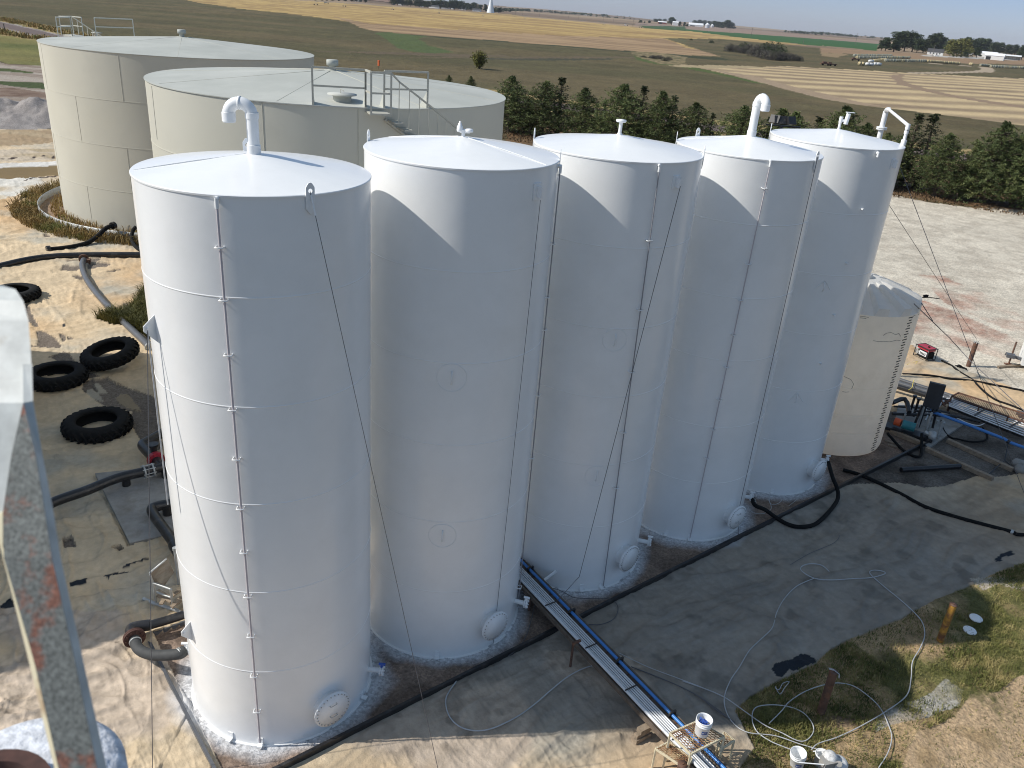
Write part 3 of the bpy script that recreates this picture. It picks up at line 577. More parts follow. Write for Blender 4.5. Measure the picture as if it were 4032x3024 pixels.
s4=[cyl(4,3,500,1462)[1],cyl(4,6,600,270)[1],cyl(4,6,300,680)[1],cyl(4,6,200,1110)[1],cyl(4,6,200,1475)[1]]
s5=[cyl(5,3,1200,1395)[1],cyl(5,6,1050,130)[1],cyl(5,6,950,515)[1],cyl(5,6,850,878)[1],cyl(5,6,750,1210)[1]]
def side_lug(root,k,a,z):   # triangular gusset plate standing radially out of the shell
    n=rad_(a); c=onc(k,a,z,-.01); m=MB(); t=tan_(a)*.014
    m.prism([c+UP*.26+t*-.5,c-UP*.22+t*-.5,c+n*.2-UP*.0+t*-.5,c+n*.2+UP*.09+t*-.5],t); o=m.build('guy_gusset',M['whitefit'],root)
    m=MB(); p=c+n*.14+UP*.05; m.cyl(p-t*2.2,p+t*2.2,.022,n=10); m.build('shackle_pin',M['whitefit'],o); return p
# tank 1
T1=white_tank(1,'nearest and largest-looking tall white tank with a gooseneck vent pipe curving to the left','tank',s1,[]) if False else None
T1=white_tank(1,'nearest tall white tank, its gooseneck vent curving to the left',.29,s1,[math.atan2(1,.05)+.35,PI+.42])
X1,Y1,R1,H1=TK[1]
def gooseneck(root,k,ap,rise,ra,dirn,r=.095,drop=.12):
    X,Y,R,h=TK[k]; b=Vector((X,Y,h+ap-.04)); d=Vector(dirn).normalized(); m=MB(); pts=[b,b+UP*rise]
    for i in range(1,15):
        an=PI*i/14; pts.append(b+UP*rise+d*(ra-ra*math.cos(an))+UP*(ra*math.sin(an)))
    pts.append(pts[-1]-UP*drop); m.tube(pts,r,20,cap=False); o=m.build('gooseneck_vent',M['whitefit'],root)
    m=MB(); e=pts[-1]
    for p,q,rr in ((b+UP*.02,b+UP*.16,r*1.13),(b+UP*(rise-.04),b+UP*(rise+.05),r*1.1),(e+UP*(drop*.1),e+UP*(drop+.03),r*1.1)): m=MB(); m.lathe([(r,0),(rr,.002),(rr,(q-p).length),(r,(q-p).length+.004)],p,20,sharp=True); m.build('pipe_collar',M['whitefit'],o)
    m=MB(); c=b+UP*(rise+ra)+d*ra; Mx=disc_frame(d)
    m.lathe([(r,-.02),(r*1.08,-.018),(r*1.08,.018),(r,.02)],c,20,Mx); m.build('pipe_collar',M['whitefit'],o)
    m=MB(); m.lathe([(0,0),(r*.93,0)],e+UP*.015,18); m.build('pipe_mouth',M['dark'],o)
gooseneck(T1,1,.29,.60,.18,(-1,-.05,0))
a,z=cyl(1,1,1410,1300); a2,z2=cyl(1,7,1690,1490)
clipz=[cyl(1,w,x,y)[1] for w,x,y in ((1,1445,1600),(4,1475,282),(4,1508,637),(4,1537,990),(4,1560,1308),(4,1583,1626),(7,1603,250),(7,1625,537),(7,1642,794),(7,1663,1050),(7,1682,1280))]
conduit(T1,1,a,z-.0,a2,.12,clipz)
la,lz=cyl(1,1,2008,1330); lug(T1,1,la,H1-.04,.22,.14)
lb=math.atan2(1,-.48); lug(T1,1,math.radians(112),H1-.04,.26,.15)
ga,gz=cyl(1,4,1010,470); SLP=side_lug(T1,1,ga,gz-.02)
ga2,gz2=cyl(1,7,1240,770); side_lug(T1,1,ga2,gz2-.02)
ma,mz=cyl(1,7,2075,1240); ma,mz=cyl(1,'u',660,760); manway(T1,1,ma,mz,.36,.16)
na,nz=cyl(1,8,170,1030); E1=nozzle(T1,1,math.radians(-2),nz+.0,.32,blue=True)
na,nz=cyl(1,7,1225,930); NW=nozzle(T1,1,math.radians(-176),.62,.22,r=.09,fl=.11)
for w,x,y in ((7,1500,1460),(8,130,1215),): baseclip(T1,1,cyl(1,w,x,y)[0])
baseclip(T1,1,cyl(1,7,1690,1480)[0])
# tank 2
T2=white_tank(2,'second tall white tank from the front, with a small pressure valve at its roof peak',.27,s2,[math.radians(-28),math.radians(150)])
X2,Y2,R2,H2=TK[2]
b=Vector((X2,Y2,H2+.25)); m=MB(); m.cyl(b,b+UP*.12,.035,n=14); m.cyl(b+UP*.08,b+UP*.14,.05,n=16); m.cyl(b+UP*.12,b+UP*.12+Vector((.12,0,0)),.04,n=14); o=m.build('pressure_valve',M['whitefit'],T2)
m=MB(); m.lathe([(.0,.0),(.05,.0),(.06,.03),(.055,.10),(.035,.12),(.035,.15),(.02,.155),(.02,.19),(0,.19)],b+Vector((-.07,0,.10)),18); m.cyl(b+Vector((-.07,0,.12)),b+Vector((0,0,.12)),.035,n=12); m.build('valve_bonnet',M['whitefit'],o)
m=MB(); m.lathe([(0,.10),(.06,.095),(.075,.07),(.075,.04),(0,.04)],b+Vector((.11,0,.07)),18); m.build('valve_cap',M['whitefit'],o)
lug(T2,2,math.radians(172),H2-.05,.27,.14); lug(T2,2,math.radians(-3),H2-.05,.27,.14)
pa,pz=cyl(2,2,1265,1240); m=MB(); m.box(onc(2,pa,pz,.01),(.02,.2,.3),pa); m.box(onc(2,pa,pz,.06),(.12,.02,.2),pa); m.build('guy_plate',M['whitefit'],T2)
a,z=cyl(2,2,1395,1085); conduit(T2,2,math.radians(-8),H2-.12,math.radians(-8),.3,[cyl(2,5,1300,478)[1],cyl(2,5,1255,912)[1],cyl(2,5,1218,1315)[1],9.3,8.2,.9],M['thinline'])
for w,x,y in ((5,715,790),(8,655,155)): a,z=cyl(2,w,x,y); patch(T2,2,a,z,.29)
ma,mz=cyl(2,8,965,710); manway(T2,2,ma,mz,.34,.16,False,24)
na,nz=cyl(2,8,1115,660); nozzle(T2,2,math.radians(-14),.62,.30)
for w,x,y in ((8,620,925),): baseclip(T2,2,cyl(2,w,x,y)[0])
# tank 3
T3=white_tank(3,'middle one of the five tall white tanks, with a mushroom vent on its roof',.27,s3,[])
X3,Y3,R3,H3=TK[3]; b=Vector((X3,Y3,H3+.24)); m=MB(); m.cyl(b,b+UP*.06,.08,.05,n=16); m.cyl(b+UP*.05,b+UP*.30,.038,n=16); o=m.build('mushroom_vent',M['whitefit'],T3)
m=MB(); m.lathe([(.04,.29),(.10,.29),(.115,.31),(.11,.34),(0,.355)],b,20); m.build('vent_cap',M['whitefit'],o)
lug(T3,3,math.radians(172),H3-.05,.28,.14); lug(T3,3,math.radians(-4),H3-.05,.27,.14)
pa,pz=cyl(3,2,2168,1180); m=MB(); m.box(onc(3,pa,pz,.01),(.02,.2,.26),pa); m.box(onc(3,pa,pz,.06),(.12,.02,.2),pa); m.build('guy_plate',M['whitefit'],T3)
a,z=cyl(3,2,2055,1080); a2,z2=cyl(3,8,1690,480); conduit(T3,3,a,z,a2,.1,[cyl(3,2,1996,1555)[1],cyl(3,5,1928,345)[1],cyl(3,5,1880,745)[1],cyl(3,5,1818,1137)[1],cyl(3,5,1772,1497)[1]],M['thinline'])
for w,x,y in ((5,1772,545),(5,1652,1425)): a,z=cyl(3,w,x,y); patch(T3,3,a,z,.27)
ma,mz=cyl(3,8,1825,275); manway(T3,3,ma,mz,.34,.2,False,36)
nozzle(T3,3,math.radians(-10),.62,.32)
for w,x,y in ((8,1560,455),(8,1680,470)): baseclip(T3,3,cyl(3,w,x,y)[0])
m=MB(); pa,pz=cyl(3,8,1390,385); m.bar(onc(3,pa,pz,0),onc(3,pa-.12,pz-.12,.42),.05,.05); m.build('drain_bracket',M['whitefit'],T3)
# tank 4
T4=white_tank(4,'fourth tall white tank, its gooseneck vent bent to the right',.30,s4,[math.radians(165)])
X4,Y4,R4,H4=TK[4]; gooseneck(T4,4,.30,.78,.17,(.39,-.92,0),.10)
lug(T4,4,math.radians(125),H4-.05,.27,.14); lug(T4,4,math.radians(172),H4-.05,.27,.14); la4,lz4=cyl(4,3,862,1040); lug(T4,4,la4,H4-.05,.27,.14)
a,z=cyl(4,3,566,1052); a2,z2=cyl(4,9,48,150); conduit(T4,4,a,z,a2,.1,[cyl(4,3,528,1218)[1],cyl(4,6,420,50)[1],cyl(4,6,365,283)[1],cyl(4,6,320,505)[1],cyl(4,6,272,715)[1],cyl(4,6,228,925)[1],cyl(4,6,188,1118)[1],cyl(4,6,148,1305)[1]],M['tubecol'])
ma,mz=cyl(4,'v',610,490); manway(T4,4,ma,mz,.34,.22,True,36)
E4=nozzle(T4,4,math.radians(-6),.62,.26)
for w,x,y in ((8,2105,140),(9,45,160)): baseclip(T4,4,cyl(4,w,x,y)[0])
# tank 5
T5=white_tank(5,'farthest of the tall white tanks, with a pipe loop on its roof edge',.27,s5,[])
X5,Y5,R5,H5=TK[5]; b=Vector((X5,Y5,H5+.24)); m=MB(); m.cyl(b,b+UP*.26,.038,n=14); m.cyl(b+UP*.20,b+UP*.36,.05,n=14); o=m.build('roof_vent',M['whitefit'],T5)
m=MB(); m.cyl(b+Vector((.14,-.03,.17)),b+Vector((.17,-.03,.46)),.06,n=16); m.cyl(b+Vector((0,0,.26)),b+Vector((.14,-.03,.26)),.038,n=12); m.box(b+Vector((.21,-.03,.49)),(.22,.12,.015)); m.build('vent_hood',M['whitefit'],o)
def rpt(w,x,y,k,ap): # point on the roof cone seen at pixel
    z=TK[k][3]+ap*.4
    for _ in range(6):
        P=g(w,x,y,z); z=roofz(k,P.x,P.y,ap)
    return g(w,x,y,z)
pb=rpt('t',1600,480,5,.27); pe=rpt('t',1920,590,5,.27)
m=MB(); ht=.88; tp=pb+UP*ht; m.cyl(pb-UP*.05,pb+UP*.95*ht,.085,n=16); m.cyl(pb+UP*.24,pb+UP*.275,.17,n=20); m.cyl(pb+UP*.29,pb+UP*.325,.17,n=20); o=m.build('roof_standpipe',M['whitefit'],T5)
e2=Vector((pe.x,pe.y,tp.z-.02)); m=MB(); m.tube(spline([pb+UP*(ht-.1),pb+UP*ht+(e2-tp)*.02,tp+(e2-tp)*.1+UP*.06],4),.075,12); m.cyl(tp+(e2-tp)*.08+UP*.06,e2+UP*.04,.045,n=12); m.cyl(e2+UP*.08,e2-UP*.1,.06,n=12); m.cyl(e2,Vector((pe.x,pe.y,pe.z-.05)),.045,n=12); m.cyl(pe+UP*.3,pe+UP*.42,.06,n=12); m.cyl(pe+UP*.0,pe+UP*.14,.075,n=12); m.build('pipe_loop',M['whitefit'],o)
lug(T5,5,math.radians(160),H5-.05,.27,.14)
pa,pz=cyl(5,3,1362,1060); m=MB(); m.box(onc(5,pa,pz,.01),(.02,.2,.26),pa); m.box(onc(5,pa,pz,.06),(.12,.02,.2),pa); m.build('guy_plate',M['whitefit'],T5)
a,z=cyl(5,3,1257,990); m=MB(); m.cyl(onc(5,a,z,-.02),onc(5,a,z,.09),.04,n=10); m.cyl(onc(5,a,z+.03,.08),onc(5,a,z-.1,.08),.035,n=10); m.build('tube_elbow',M['whitefit'],T5)
for w,x,y in ((3,1160,1353),(6,1060,45),(6,978,380),(6,890,694)): 
    a,z=cyl(5,w,x,y); m=MB(); m.box(onc(5,a,z,.04),(.09,.05,.03),a); m.build('tube_clip',M['whitefit'],T5)
for w,x,y in ((6,912,200),(6,735,925)): a,z=cyl(5,w,x,y); patch(T5,5,a,z,.32,'v')
ma,mz=cyl(5,6,840,1370); manway(T5,5,ma,mz,.34,.24,False,32)
E5=nozzle(T5,5,math.radians(-12),.62,.26)
for w,x,y in ((6,580,1520),): baseclip(T5,5,cyl(5,w,x,y)[0])
# ------------------------------------------------------------ guy wires
def wire(pts,label,r=.011,mat='cable',name='guy_wire',group='steel guy wires holding the tanks'):
    m=MB(); m.tube(pts,r,6); return tag(m.build(name,M[mat]),label,'cable',group)
lp=onc(1,la,H1+.05,.02); wire([lp,lp+(g('p',1745,3120)-lp)*1.0],'thin guy wire from the front lug of the nearest white tank to the bottom edge',.006)
m=MB(); d_=(g('p',1745,3120)-lp).normalized(); m.tube([lp+d_*.05,lp+d_*.35],.014,8); tag(m.build('turnbuckle',M['whitefit']),'white turnbuckle knotted under the lug of the nearest white tank','turnbuckle')
pa,pz=cyl(2,2,1262,1290); e=g(8,985,850,.02); wire([onc(2,pa,pz,.1),e],'thin pale guy wire down the face of the second white tank to its manway',.005)
pa,pz=cyl(3,2,2170,1200); wire([onc(3,pa,pz,.12),g('s',690,420,.9),g('s',480,650,.55)],'dark guy wire slanting down the middle white tank to the pipe rack',.007)
wire([onc(4,la4,H4+.1,.03),g('v',715,480,.75),g('v',718,830,.05)],'guy wire down the right side of the fourth white tank',.007)
pa,pz=cyl(5,3,1380,1080); p5=onc(5,pa,pz,.12); wire([p5,g('p',4100,2120,.0)],'pale guy wire slanting from the farthest white tank to the right edge',.008)
wire([onc(5,math.radians(20),9.4,.05),g(6,1905,540,1.35)],'thin guy wire from behind the farthest white tank to the gravel post',.008)
gw=g(7,990,1730,0); sp_=SLP; wire([sp_,sp_+(gw-sp_)*1.0],'guy wire down the left side of the nearest white tank to the ground',.007)
m=MB(); m.tube([sp_-UP*.02,sp_-UP*3.1+(gw-sp_)*.02],.012,6); tag(m.build('rope',M['rope']),'pale rope dangling beside the upper gusset of the nearest white tank','rope')
# ------------------------------------------------------------ big tan tanks
def big_tank(k,label,ap,courses,vs,rs,cap_r=.3):
    courses=sorted(courses)
    X,Y,R,h=TK[k]; root=thing('storage_tank',label,'tank',(X,Y,0),'wide tan steel storage tanks')
    m=MB(); prof=[(R,-.05)]
    for z in courses: prof+=[(R,z-.012),(R+.010,z-.010),(R+.010,z+.010),(R,z+.012)]
    prof+=[(R,h-.01)]; m.lathe(prof,(X,Y,0),200,sharp=True); sh=m.build('shell',M['tan'],root)
    for a,z0,z1 in vs: m=MB(); m.tube([onc(k,a,z0,.0),onc(k,a,z1,.0)],.014,5); m.build('plate_seam',M['tanseam'],sh)
    m=MB(); m.lathe([(R,h-.02),(R+.03,h-.02),(R+.03,h+.006)],(X,Y,0),200,sharp=True); m.lathe([(R+.03,h+.006),(R*.75,h+ap*.27),(R*.5,h+ap*.52),(R*.2,h+ap*.81),(0,h+ap)],(X,Y,0),200); rf=m.build('roof',M['tanroof'],root)
    for a,f0,f1 in rs: m=MB(); m.tube([Vector((X+math.cos(a)*R*f,Y+math.sin(a)*R*f,h+ap*(1-f)+.004)) for f in (f0,(f0+f1)/2,f1)],.014,5); m.build('roof_seam',M['tanseam'],rf)
    m=MB(); m.lathe([(cap_r*.62,0),(cap_r*.62,cap_r*.8),(cap_r,cap_r*.8),(cap_r,cap_r*1.7),(cap_r*.9,cap_r*1.75),(0,cap_r*1.8)],(X,Y,h+ap-.03),20); m.build('roof_vent',M['tanroof'],root)
    return root
def vseam(k,w,pts):
    r=[]
    for x0,y0,x1,y1 in pts:
        a,z=cyl(k,w,x0,y0); a2,z2=cyl(k,w,x1,y1); r.append(((a+a2)/2,min(z,TK[k][3]-.02),z2))
    return r
c7=[cyl(7,1,480,620)[1],cyl(7,1,560,925)[1],cyl(7,1,560,1205)[1]]
BA=big_tank(7,'wide tan tank at the far left inside a low metal ring',.62,c7,vseam(7,1,[(262,285,310,575),(765,345,798,660),(490,625,530,920),(822,962,855,1248),(562,1205,598,1430),(352,860,385,1150)]),[(math.radians(q),.05,.98) for q in (176,208,245,290,335,20,60,100,140)],.24)
c8=[cyl(8,1,1050,965)[1],cyl(8,1,1050,965)[1]-2.4,cyl(8,1,1050,965)[1]-4.8]
BB=big_tank(8,'wide tan tank behind the nearest white tanks, with a stair at its rim',.50,c8,vseam(8,1,[(988,560,1015,900)])+[(cyl(8,1,1697,660)[0],10.5,6.5),(cyl(8,'q',725,640)[0],10.5,5.2)],[(math.radians(q),.05,.98) for q in (180,222,268,310,350,30,75,120,150)],.20)
def rim(k,w,x,y,off=-.02):
    X,Y,R,h=TK[k]; P=g(w,x,y,h); a=math.atan2(P.y-Y,P.x-X); return Vector((X+(R+off)*math.cos(a),Y+(R+off)*math.sin(a),h)),a
def rail_panel(root,name,posts,hh,mid=True,r=.026,mat='tan'):
    m=MB()
    for p in posts: m.box(p+UP*(hh/2),(.055,.055,hh),math.atan2(p.y,p.x))
    for a,b in zip(posts[:-1],posts[1:]):
        m.bar(a+UP*hh,b+UP*hh,.05,.055)
        if mid: m.bar(a+UP*hh*.52,b+UP*hh*.52,.04,.05)
    return m.build(name,M[mat],root)
X8,Y8,R8,H8=TK[8]
p1,a1=rim(8,'q',118,595); p2,a2=rim(8,'q',822,632); p3,a3=rim(8,'q',1095,650); p4,a4=rim(8,'q',1697,655)
ST=thing('roof_stair','tan railing, landing and stair on the rim of the nearer tan tank','stair',p2)
rail_panel(ST,'railing',[p1,p2],1.0,mat='galvtan') if False else None
M['galvtan']=pm('tan_rail_paint',(.42,.41,.35),.6,var=.06)
rail_panel(ST,'railing',[p1,p2],1.0,mat='galvtan'); rail_panel(ST,'railing',[p3,p4],1.0,mat='galvtan')
def outp(k,a,off,z): return onc(k,a,z,off)
am=cyl(8,'q',885,660)[0]; q2=outp(8,a2+.005,.62,H8-.12); q3=outp(8,a3,.62,H8-.12); p2b=Vector((p2.x,p2.y,H8-.12)); p3b=Vector((p3.x,p3.y,H8-.12))
rail_panel(ST,'landing_guard',[p2b+UP*0,q2,q3],1.12,mat='galvtan')
m=MB(); m.prism([p2b,q2,q3,p3b],(0,0,.05)); m.build('landing',M['galvtan'],ST)
for P in(p1,p2,p3,p4):
    m=MB()
    n=(Vector((X8,Y8,0))-Vector((P.x,P.y,0))).normalized(); t=UP.cross(n)*.01; m.prism([P,P+n*.42+UP*.03,P+UP*.5],t); m.build('post_gusset',M['tanroof'],ST)
NS=12; m=MB(); rl=MB(); bl=MB(); prev=None
for i in range(NS):
    a=a3+.035+i*.047; z=H8-.12-.2*(i+1); c=outp(8,a,.34,z); m=MB(); m.box(c,(.6,.26,.035),a); m.build('stair_tread',M['galvtan'],ST); b_=outp(8,a,.63,z); t_=outp(8,a,.63,z+1.1)
    bl=MB(); bl.bar(b_,t_,.022,.022); bl.build('baluster',M['galvtan'],ST)
    if prev is not None: rl.bar(prev,t_,.05,.045)
    else: rl.bar(q3+UP*1.12,t_,.05,.045)
    prev=t_
rl.build('handrail',M['galvtan'],ST)
m=MB(); m.tube([outp(8,a3+.0+i*.047,.05,H8-.3-.2*i) for i in range(NS+2)],.05,5); m.build('stringer',M['galvtan'],ST)
def hatch(k,w,x,y,label,ap,r=.33):
    X,Y,R,h=TK[k]; z=h+.1
    for _ in range(6): P=g(w,x,y,z); z=h+ap*(1-math.hypot(P.x-X,P.y-Y)/R)
    P=g(w,x,y,z); t=thing('roof_hatch',label,'hatch',P); m=MB(); m.lathe([(r*.62,-.05),(r*.62,.12),(r*.95,.16)],P,24); m.build('hatch_neck',M['tanroof'],t)
    m=MB(); m.lathe([(r,.16),(r,.19),(0,.20)],P,24); l_=m.build('hatch_lid',M['tanroof'],t); m=MB(); m.tube([P+Vector((-.04,0,.2)),P+Vector((-.04,0,.32)),P+Vector((.06,0,.26))],.014,6); m.build('lid_handle',M['galvtan'],l_)
hatch(8,'q',510,540,'round lidded hatch behind the railing on the nearer tan tank roof',.5,.42)
hatch(7,'a',1322,478,'round hatch on the roof of the far left tan tank',.62,.40)
X7,Y7,R7,H7=TK[7]
def rim2(w,x,y): # far rim point
    P=g(w,x,y,H7+.1); a=math.atan2(P.y-Y7,P.x-X7); return Vector((X7+(R7)*math.cos(a),Y7+R7*math.sin(a),H7)),a
TA=thing('roof_stair','pale railing and stair on the back rim of the far left tan tank','stair',rim2('a',1220,500)[0])
fp=[rim2('a',x,497)[0] for x in (1015,1228,1362,1500,1880)]
M['palerail']=pm('pale_rail_paint',(.62,.61,.54),.6,var=.06)
rail_panel(TA,'railing',fp[:2],1.12,mat='palerail'); rail_panel(TA,'railing',fp[3:5],1.12,mat='palerail')
o1=fp[1]+(fp[1]-Vector((X7,Y7,H7))).normalized()*.8; o2=fp[2]+(fp[2]-Vector((X7,Y7,H7))).normalized()*.8
rail_panel(TA,'landing_guard',[fp[1],o1,o2,fp[2]],1.12,mat='palerail'); m=MB(); m.prism([fp[1],o1,o2,fp[2]],(0,0,.05)); m.build('landing',M['palerail'],TA)
m=MB(); aa=math.atan2(o2.y-Y7,o2.x-X7); pv=o2+UP*1.12
for i in range(10):
    a=aa-.04*(i+1); t_=onc(7,a,H7+1.12-.2*(i+1),.75); m.bar(pv,t_,.05,.05); m.bar(t_,t_-UP*1.1,.03,.03); pv=t_
m.build('handrail',M['palerail'],TA)
for i in range(10): m=MB(); m.box(onc(7,aa-.04*(i+1),H7-.2*(i+1),.4),(.7,.26,.04),aa-.04*(i+1)); m.build('stair_tread',M['palerail'],TA)
# low metal ring and hose at far left tank
m=MB(); m.lathe([(9.25,-.05),(9.25,.40),(9.22,.42),(9.19,.40),(9.19,-.05)],(X7,Y7,0),160); tag(m.build('retaining_ring',M['galv']),'low bare metal ring around the base of the far left tan tank','ring')
# third big tank standing left of the view (casts the round shadow over the tyres)
TK[9]=(-25.5,18.5,8.7,9.8); big_tank(9,'wide tan tank standing out of view at the left, only its round shadow showing',.6,[2.4,4.8,7.2],[],[(math.radians(q),.05,.98) for q in range(0,360,45)])
# ------------------------------------------------------------ poly tank
def poly_tank():
    X,Y,R,_=TK[6]; 
    ztop=H+ray(6,1545,290).z/math.hypot(ray(6,1545,290).x,ray(6,1545,290).y)*math.hypot(X,Y)
    root=thing('poly_tank','squat cream plastic tank with black level marks and a ribbed white top','tank',(X,Y,0))
    z1=ztop; m=MB(); m.lathe([(R-.12,.0),(R-.03,.04),(R,.14),(R,.9),(R-.012,.93),(R,.97),(R,1.6),(R-.012,1.63),(R,1.67),(R,2.6),(R-.012,2.63),(R,2.67),(R,z1-.28)],(X,Y,0),96,sharp=True); m.build('tank_wall',M['poly'],root)
    n=14; vs=[];fs=[]; rings=[(R,-.28,0),(R+.0,-.02,1),(R*.93,.06,1),(R*.42,.42,1),(R*.3,.44,0),(0,.45,0)]; NN=n*8
    for (r,dz,w) in rings:
        for j in range(NN):
            ph=(j%8)/8; bump=(1 if ph<.5 else 0)*w
            rr=r+(-.16*(1-bump) if w and r>R*.5 else 0); zz=z1+dz-(.13*(1-bump) if w and dz>-.1 else 0); a=2*PI*j/NN+.2
            vs.append((X+rr*math.cos(a),Y+rr*math.sin(a),zz))
    for i in range(len(rings)-1):
        for j in range(NN): fs.append((i*NN+j,i*NN+(j+1)%NN,(i+1)*NN+(j+1)%NN,(i+1)*NN+j))
    m=MB(); m.add(vs,fs); m.build('ribbed_top',M['polylid'],root)
    m=MB(); m.lathe([(.33,0),(.33,.14),(.30,.16),(0,.17)],(X,Y,z1+.42),24); m.build('fill_lid',M['polylid'],root)
    P0=(6,1500,330); P1=(6,1228,1268); N=52
    a0,zz0=cyl(6,*P0); a1,zz1=cyl(6,*P1); aM=(a0+a1)/2
    zt=min(zz0,z1-.35)
    for i in range(N):
        f=i/(N-1); z=zt+(.16-zt)*f; a=a0+(a1-a0)*f; L=.26 if i%2==0 else .15
        da=L/R/2; m=MB(); m.prism([onc(6,a-da,z-.018,.003),onc(6,a+da,z-.018,.003),onc(6,a+da,z+.018,.003),onc(6,a-da,z+.018,.003)],rad_(a)*.004); m.build('level_mark',M['marks'],root)
    for w,pts in ((6,[(1235,548),(1270,555),(1300,552),(1340,556),(1385,545),(1410,548)]),(6,[(1150,390),(1175,392),(1205,398)]),(6,[(1150,400),(1190,405)]),(6,[(1300,515),(1320,500),(1350,495),(1380,510),(1400,500),(1412,520)]),(6,[(1480,402),(1500,385),(1530,378)]),(6,[(1045,780),(1090,800),(1108,830),(1095,860)]),(6,[(1035,878),(1055,882),(1080,880)])):
        try: pp=[onc(6,*cyl(6,w,x,y),.004) for x,y in pts]; m=MB(); m.tube(pp,.008,4); m.build('scuff_mark',M['scuff'],root)
        except Exception: pass
poly_tank()
# ------------------------------------------------------------ yard objects
def obj1(m,name,mat,label,cat,group=None): return tag(m.build(name,M[mat]),label,cat,group)
# edging boards round the gravel pad
def board(a,b,label,w=.06,hh=.16,mat='blackpipe'):
    m=MB(); n=12; pts=[Vector(a).lerp(Vector(b),i/n) for i in range(n+1)]
    for i in range(n): j=Vector((0,0,(rng.random()-.5)*.01)); m.bar(pts[i]+UP*(hh/2-.02)+j,pts[i+1]+UP*(hh/2-.02)+j,w,hh)
    return obj1(m,'edging_board',mat,label,'edging','edging boards round the gravel pad')
board(c0,c0+ud*26,'long dark edging board running along the right side of the white tanks',.07,.17)
board(g(7,1400,1700),g(7,950,820),'grey edging board at the front left corner of the gravel pad',.06,.14,'graypipe')
board(g(7,950,820),g(7,950,820)+ud*5,'edging board starting beside the brown flange left of the nearest white tank',.05,.12,'graypipe')
# concrete pad at left
m=MB(); sl=[g(7,845,225),g(7,1125,160),g(4,1105,1380),g(4,620,1430)]
m.prism([p-UP*.05 for p in sl],(0,0,.17)); o=m.build('concrete_pad',M['concrete']); o['kind']='structure'
m=MB(); pp=[g('j',420,200),g('j',830,330),g('j',900,420),g('j',1380,90),g('j',1000,-160),g('j',500,-200)]
m.prism([p-UP*.06 for p in pp],(0,0,.14)); o=m.build('concrete_pad',M['concrete']); o['kind']='structure'
# tyres
def tyre_mesh():
    root=thing('tractor_tyre','old black tractor tyre','tyre',(0,0,0),'old tractor tyres weighing down the liner'); R=1.02; w=.46; m=MB()
    prof=[]
    for i in range(13):
        a=-PI/2+PI*i/12; prof.append((R-.16+.10*math.cos(a)*1.0,w/2+ (w/2)*math.sin(a)))
    sec=[(.60,.06),(.64,.0),(.72,-.0),(.86,.0),(.95,.05),(.99,.14),(1.0,w/2),(.99,w-.14),(.95,w-.05),(.86,w),(.72,w),(.64,w),(.60,w-.06),(.64,w-.1),(.84,w-.12),(.90,w/2),(.84,.12),(.64,.1),(.60,.06)]
    m.lathe(sec,(0,0,0),64); m.build('carcass',M['black'],root)
    m=MB(); n=26
    for i in range(n):
        for s_ in(0,1):
            a=2*PI*(i+.5*s_)/n; z0=.01 if s_ else w-.01; z1=w/2+(.05 if s_ else -.05)
            a2=a+.17; P=lambda r,an,z: Vector((r*math.cos(an),r*math.sin(an),z))
            q=[P(.88,a,z0),P(1.03,a,z0+(.06 if s_ else -.06)),P(1.06,a2,z1),P(.97,a2,z1)]
            d=Vector((-math.sin(a),math.cos(a),0))*.075; m.prism(q,d)
    m.build('tread_lug',M['black'],root); return root
ty=tyre_mesh()
def tyre(w,x,y,label,rz,tilt=(0,0),dz=0.,first=False):
    P=g(w,x,y,.22); r=ty if first else dup(ty,(0,0,0)); r.location=(P.x,P.y,dz); r.rotation_euler=(tilt[0],tilt[1],rz); r['label']=label
tyre('r',700,1205,'old tractor tyre lying flat, leftmost of the two in the middle',.3,first=True)
tyre('r',1395,985,'old tractor tyre propped at a tilt beside the nearest white tank',1.1,(-.06,-.20),.22)
tyre('p',828,1658,'old tractor tyre nearest the black pipes, lying flat in the shade',2.0) if False else None
tyre(4,632,1095,'old tractor tyre lying flat in the shade, nearest to the black pipes',2.0)
tyre(4,95,245,'old tractor tyre lying in the sun beyond the grey bracket',.8)
# pipes left
def pipe(pts,r,label,mat='blackpipe',name='pipe',cat='pipe',group=None,sp=6,n=12):
    m=MB(); m.tube(spline(pts,sp) if sp else pts,r,n); return obj1(m,name,mat,label,cat,group)
def flange(P,d,r,mat,parent=None,th=.05,name='flange',bolts=8):
    d=Vector(d).normalized(); m=MB(); m.cyl(P-d*th,P-d*.004,r,n=24); m.cyl(P+d*.004,P+d*th,r,n=24)
    Mx=disc_frame(d if abs(d.z)<.95 else Vector((.2,0,1)))
    for i in range(bolts):
        an=2*PI*i/bolts; q=P+Mx@Vector((r*.8*math.cos(an),r*.8*math.sin(an),0)); m.cyl(q-d*(th+.03),q+d*(th+.03),.018,n=6)
    return m.build(name,M[mat],parent)
lp_=[g('c',-300,740,.16),g('c',0,680,.16),g('c',350,600,.17),g('c',700,552,.17),g('c',1150,532,.17),g('c',1900,528,.17),g('c',2500,530,.17)]
t=thing('long_pipe','long black pipe lying across the liner behind the tyres','pipe',lp_[3]); m=MB(); m.tube(spline(lp_,6),.15,14); m.build('pipe_run',M['blackpipe'],t)
P=g('c',1140,585,.2); flange(P,(g('c',1130,700,.15)-P),.24,'rust',t)
m=MB(); m.box(g('c',1190,620,.12),(.3,.3,.24),.3); m.build('pipe_block',M['rust'],t)
gp_=[g('c',1140,600,.2),g('c',1120,690,.16),g('c',1190,880,.14),g('c',1380,1130,.14),g('c',1600,1350,.14),g('r',1560,550,.14),g('r',1720,700,.14),g('r',1865,845,.14)]
